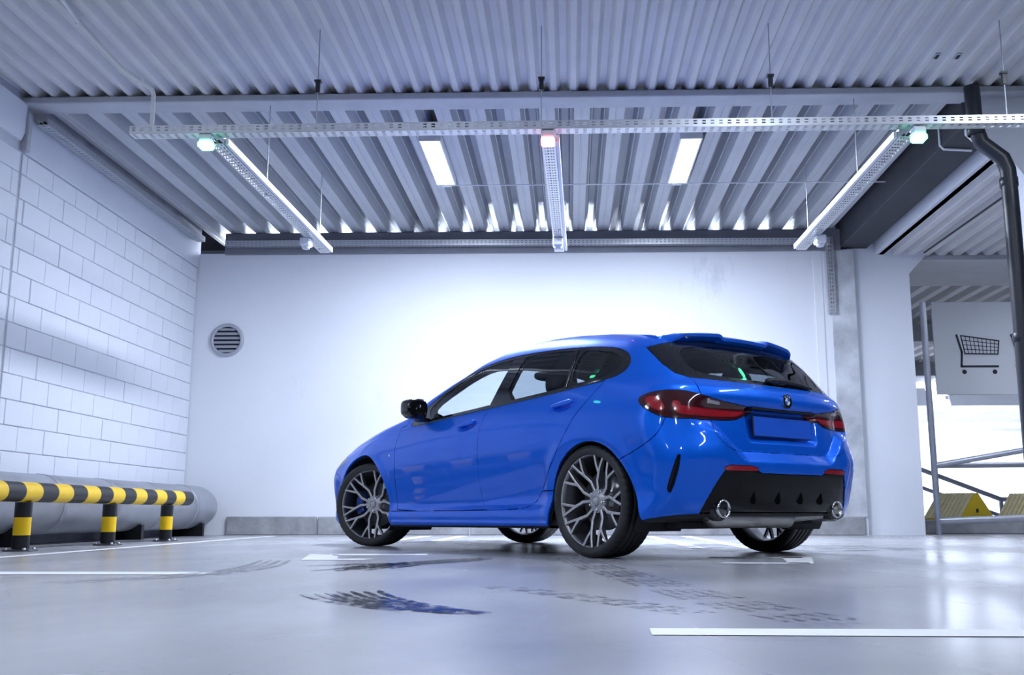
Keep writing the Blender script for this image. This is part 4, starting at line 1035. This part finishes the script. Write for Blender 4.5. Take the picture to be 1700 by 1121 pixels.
# roundel
def rpos(y,z): return float(body_rear(np.array(y),np.array(z)))
g=(rpos(0,.91)-rpos(0,.86))/.05
em=empty('emblem',(rpos(0,.886)-.002,0,.886),0,car); em.rotation_euler=(0,math.atan(g),0)
def disc(name,r0,r1,x0,x1,mt,a0=0,a1=2*math.pi,n=48):
    b=MB(); b.lathe([(r0,x1),(r0,x0),(r1,x0),(r1,x1)] if r0>0 else [(0,x0),(r1,x0),(r1,x1)],'x',n,(0,0,0),0,False,a0,a1)
    o=b.obj(name,mt,em)
    bm2=bmesh.new(); bm2.from_mesh(o.data); bmesh.ops.recalc_face_normals(bm2,faces=bm2.faces[:]); bm2.to_mesh(o.data); bm2.free(); return o
disc('outer_ring',.0375,.041,-.006,.004,M['chrome']); disc('black_ring',.0235,.0375,-.0045,.004,M['gloss']); disc('inner_ring',.022,.0235,-.006,.004,M['chrome'])
for k in range(4):
    disc('quarter',0,.022,-.005,.004,M['bluebadge'] if k%2 else M['whitebadge'],k*math.pi/2,(k+1)*math.pi/2,12)
for ch,ang in (('B',38),('M',0),('W',-38)):
    cu=bpy.data.curves.new('letter','FONT'); cu.body=ch; cu.size=.0145; cu.align_x='CENTER'; cu.align_y='CENTER'; cu.extrude=.0006
    cu.materials.append(M['whitebadge']); tmp=bpy.data.objects.new('tmp_letter',cu); COL.objects.link(tmp); bpy.context.view_layer.update()
    me=bpy.data.meshes.new_from_object(tmp.evaluated_get(bpy.context.evaluated_depsgraph_get())); bpy.data.objects.remove(tmp)
    o=bpy.data.objects.new('letter',me); link(o,em)
    a=math.radians(ang); o.location=(-.0053,.0305*math.sin(a),.0305*math.cos(a))
    o.rotation_euler=(Matrix.Rotation(-a,3,'X')@Matrix(((0,0,-1),(-1,0,0),(0,1,0)))).to_euler()
# rear wiper
def rp(y,z,o=.02): return Vector((rpos(y,z)-o,y,z))
b=MB(); b.tube([rp(.02,1.012,.03),rp(-.10,1.016,.032),rp(-.25,1.010,.026),rp(-.37,1.000,.018)],[.020,.015,.010,.006],10); wp=b.obj('rear_wiper',M['satin'],car)
b=MB(); b.tube([rp(-.08,1.008,.012),rp(-.38,.998,.010)],.006,8); b.obj('blade',M['satin'],wp)
lump('wiper_hub',rp(.03,1.010,.02),(.03,.045,.020),M['satin'],wp,p=2.5)
# diffuser fins, exhaust tips, silencer
def zsurf(y,z): return rpos(y,z)
for y in (-.30,-.10,.10,.30):
    b=MB(); x=rpos(y,.34); b.prism([(x+.02,.300),(x-.004,.303),(x-.009,.315),(x+.0,.385),(x+.012,.400),(x+.03,.400)],y-.004,y+.004,'xz'); b.obj('diffuser_fin',M['satin2'],car)
for s in (1,-1):
    t=empty('exhaust_tip',(-.675,s*.508,.275),0,car)
    b=MB(); b.lathe([(.036,.10),(.040,-.025),(.044,-.032),(.050,-.030),(.051,-.02),(.049,.03)],'x',40); o=b.obj('chrome_ring',M['chrome'],t)
    b=MB(); b.lathe([(0,.012),(.0395,.012)],'x',30); b.obj('bore',M['hole'],t)
    b=MB(); b.lathe([(.052,-.004),(.058,-.006),(.066,.004),(.066,.05)],'x',40); b.obj('surround',M['gloss'],t)
b=MB(); b.tube([(-.56,.50,.235),(-.56,.46,.232),(-.56,-.20,.228),(-.56,-.24,.228)],[.03,.062,.062,.03],24); b.obj('silencer',M['steel'],car)
b=MB(); b.tube([(-.56,.48,.235),(-.62,.50,.262),(-.68,.505,.272)],.032,12); b.obj('exhaust_pipe',M['steel'],car)
b=MB(); b.tube([(-.56,-.22,.228),(-.60,-.46,.25),(-.70,-.52,.272)],.032,12); b.obj('exhaust_pipe',M['steel'],car)
b=MB(); b.box((-.46,-.60,.165),(-.25,.60,.22),bev=.02); b.obj('rear_subframe',M['trim'],car)
b=MB(); b.tube([(0,-.66,.30),(0,.66,.30)],.045,12); b.obj('rear_axle',M['trim'],car)
b=MB(); b.tube([(2.67,-.62,.30),(2.67,.62,.30)],.04,12); b.obj('front_axle',M['trim'],car)
# air-curtain slots: dark liner behind the openings
for s in (1,-1):
    b=MB(); b.tube([(-.600,s*.745,.56),(-.565,s*.765,.45),(-.535,s*.775,.355)],.028,10); b.obj('air_slot',M['satin'],car)
# washer-bright dot sensor on the fender
for s in (1,-1):
    lump('fender_badge',(2.262,s*(float(body_side(np.array(2.262),np.array(.682)))+.001),.682),(.010,.003,.010),M['chrome'],car,p=2,n=8)
# window divider strips
for s in (1,-1):
    pts=[(.262,s*(float(body_side(np.array(.262),np.array(z)))-.001),z) for z in np.linspace(1.005,1.245,8)]
    b=MB(); b.tube(pts,.0075,8); b.obj('window_divider',M['gloss'],car)
    pts=[(x,s*(float(body_side(np.array(x),np.array(z)))+.002),z) for x,z in [(1.95,.896),(1.763,.908),(1.4,.928),(1.044,.944),(.75,.960),(.503,.973),(.25,.992),(.043,1.007),(-.06,1.015)]]
    b=MB(); b.tube(pts,.005,8); b.obj('belt_moulding',M['gloss'],car)
# ---- cabin
def seat(x,y,rear=False):
    t=empty('seat',(x,y,.30),0,car); W=.25 if not rear else .60
    lump('seat_base',(.10,0,.10),(.26,W,.10),M['trim'],t,p=4)
    lump('backrest',(-.16,0,.42),(.075,W*.96,.32),M['trim'],t,p=4,rot=(0,math.radians(-16 if not rear else -20),0))
    for yy in ((0,) if not rear else (-.35,.35)):
        lump('headrest',(-.27 if not rear else -.29,yy,.815 if not rear else .79),(.045,.13,.085),M['trim'],t,p=3)
seat(1.12,.36); seat(1.12,-.36); seat(.20,0,True)
lump('dashboard',(1.95,0,.76),(.28,.70,.13),M['trim'],car,p=4)
t=empty('steering_wheel',(1.60,.36,.86),0,car); t.rotation_euler=(0,math.radians(-65),0)
b=MB(); b.lathe([(.18+.016*math.cos(a),.016*math.sin(a)) for a in np.linspace(0,2*math.pi,11)],'z',36); b.obj('steering_rim',M['trim'],t)
b=MB(); b.box((-.17,-.02,-.015),(.17,.02,.01)); b.lathe([(0,-.02),(.06,-.02),(.06,.02),(0,.025)],'z',20); b.obj('steering_hub',M['trim'],t)
lump('rear_view_mirror',(1.46,0,1.27),(.02,.12,.034),M['trim'],car,p=3)
b=MB(); b.box((-.36,-.66,.30),(1.7,.66,.34)); b.obj('cabin_floor',M['trim'],car)
b=MB(); b.box((-.55,-.60,.92),(-.08,.60,.945),bev=.01); b.obj('parcel_shelf',M['trim'],car)
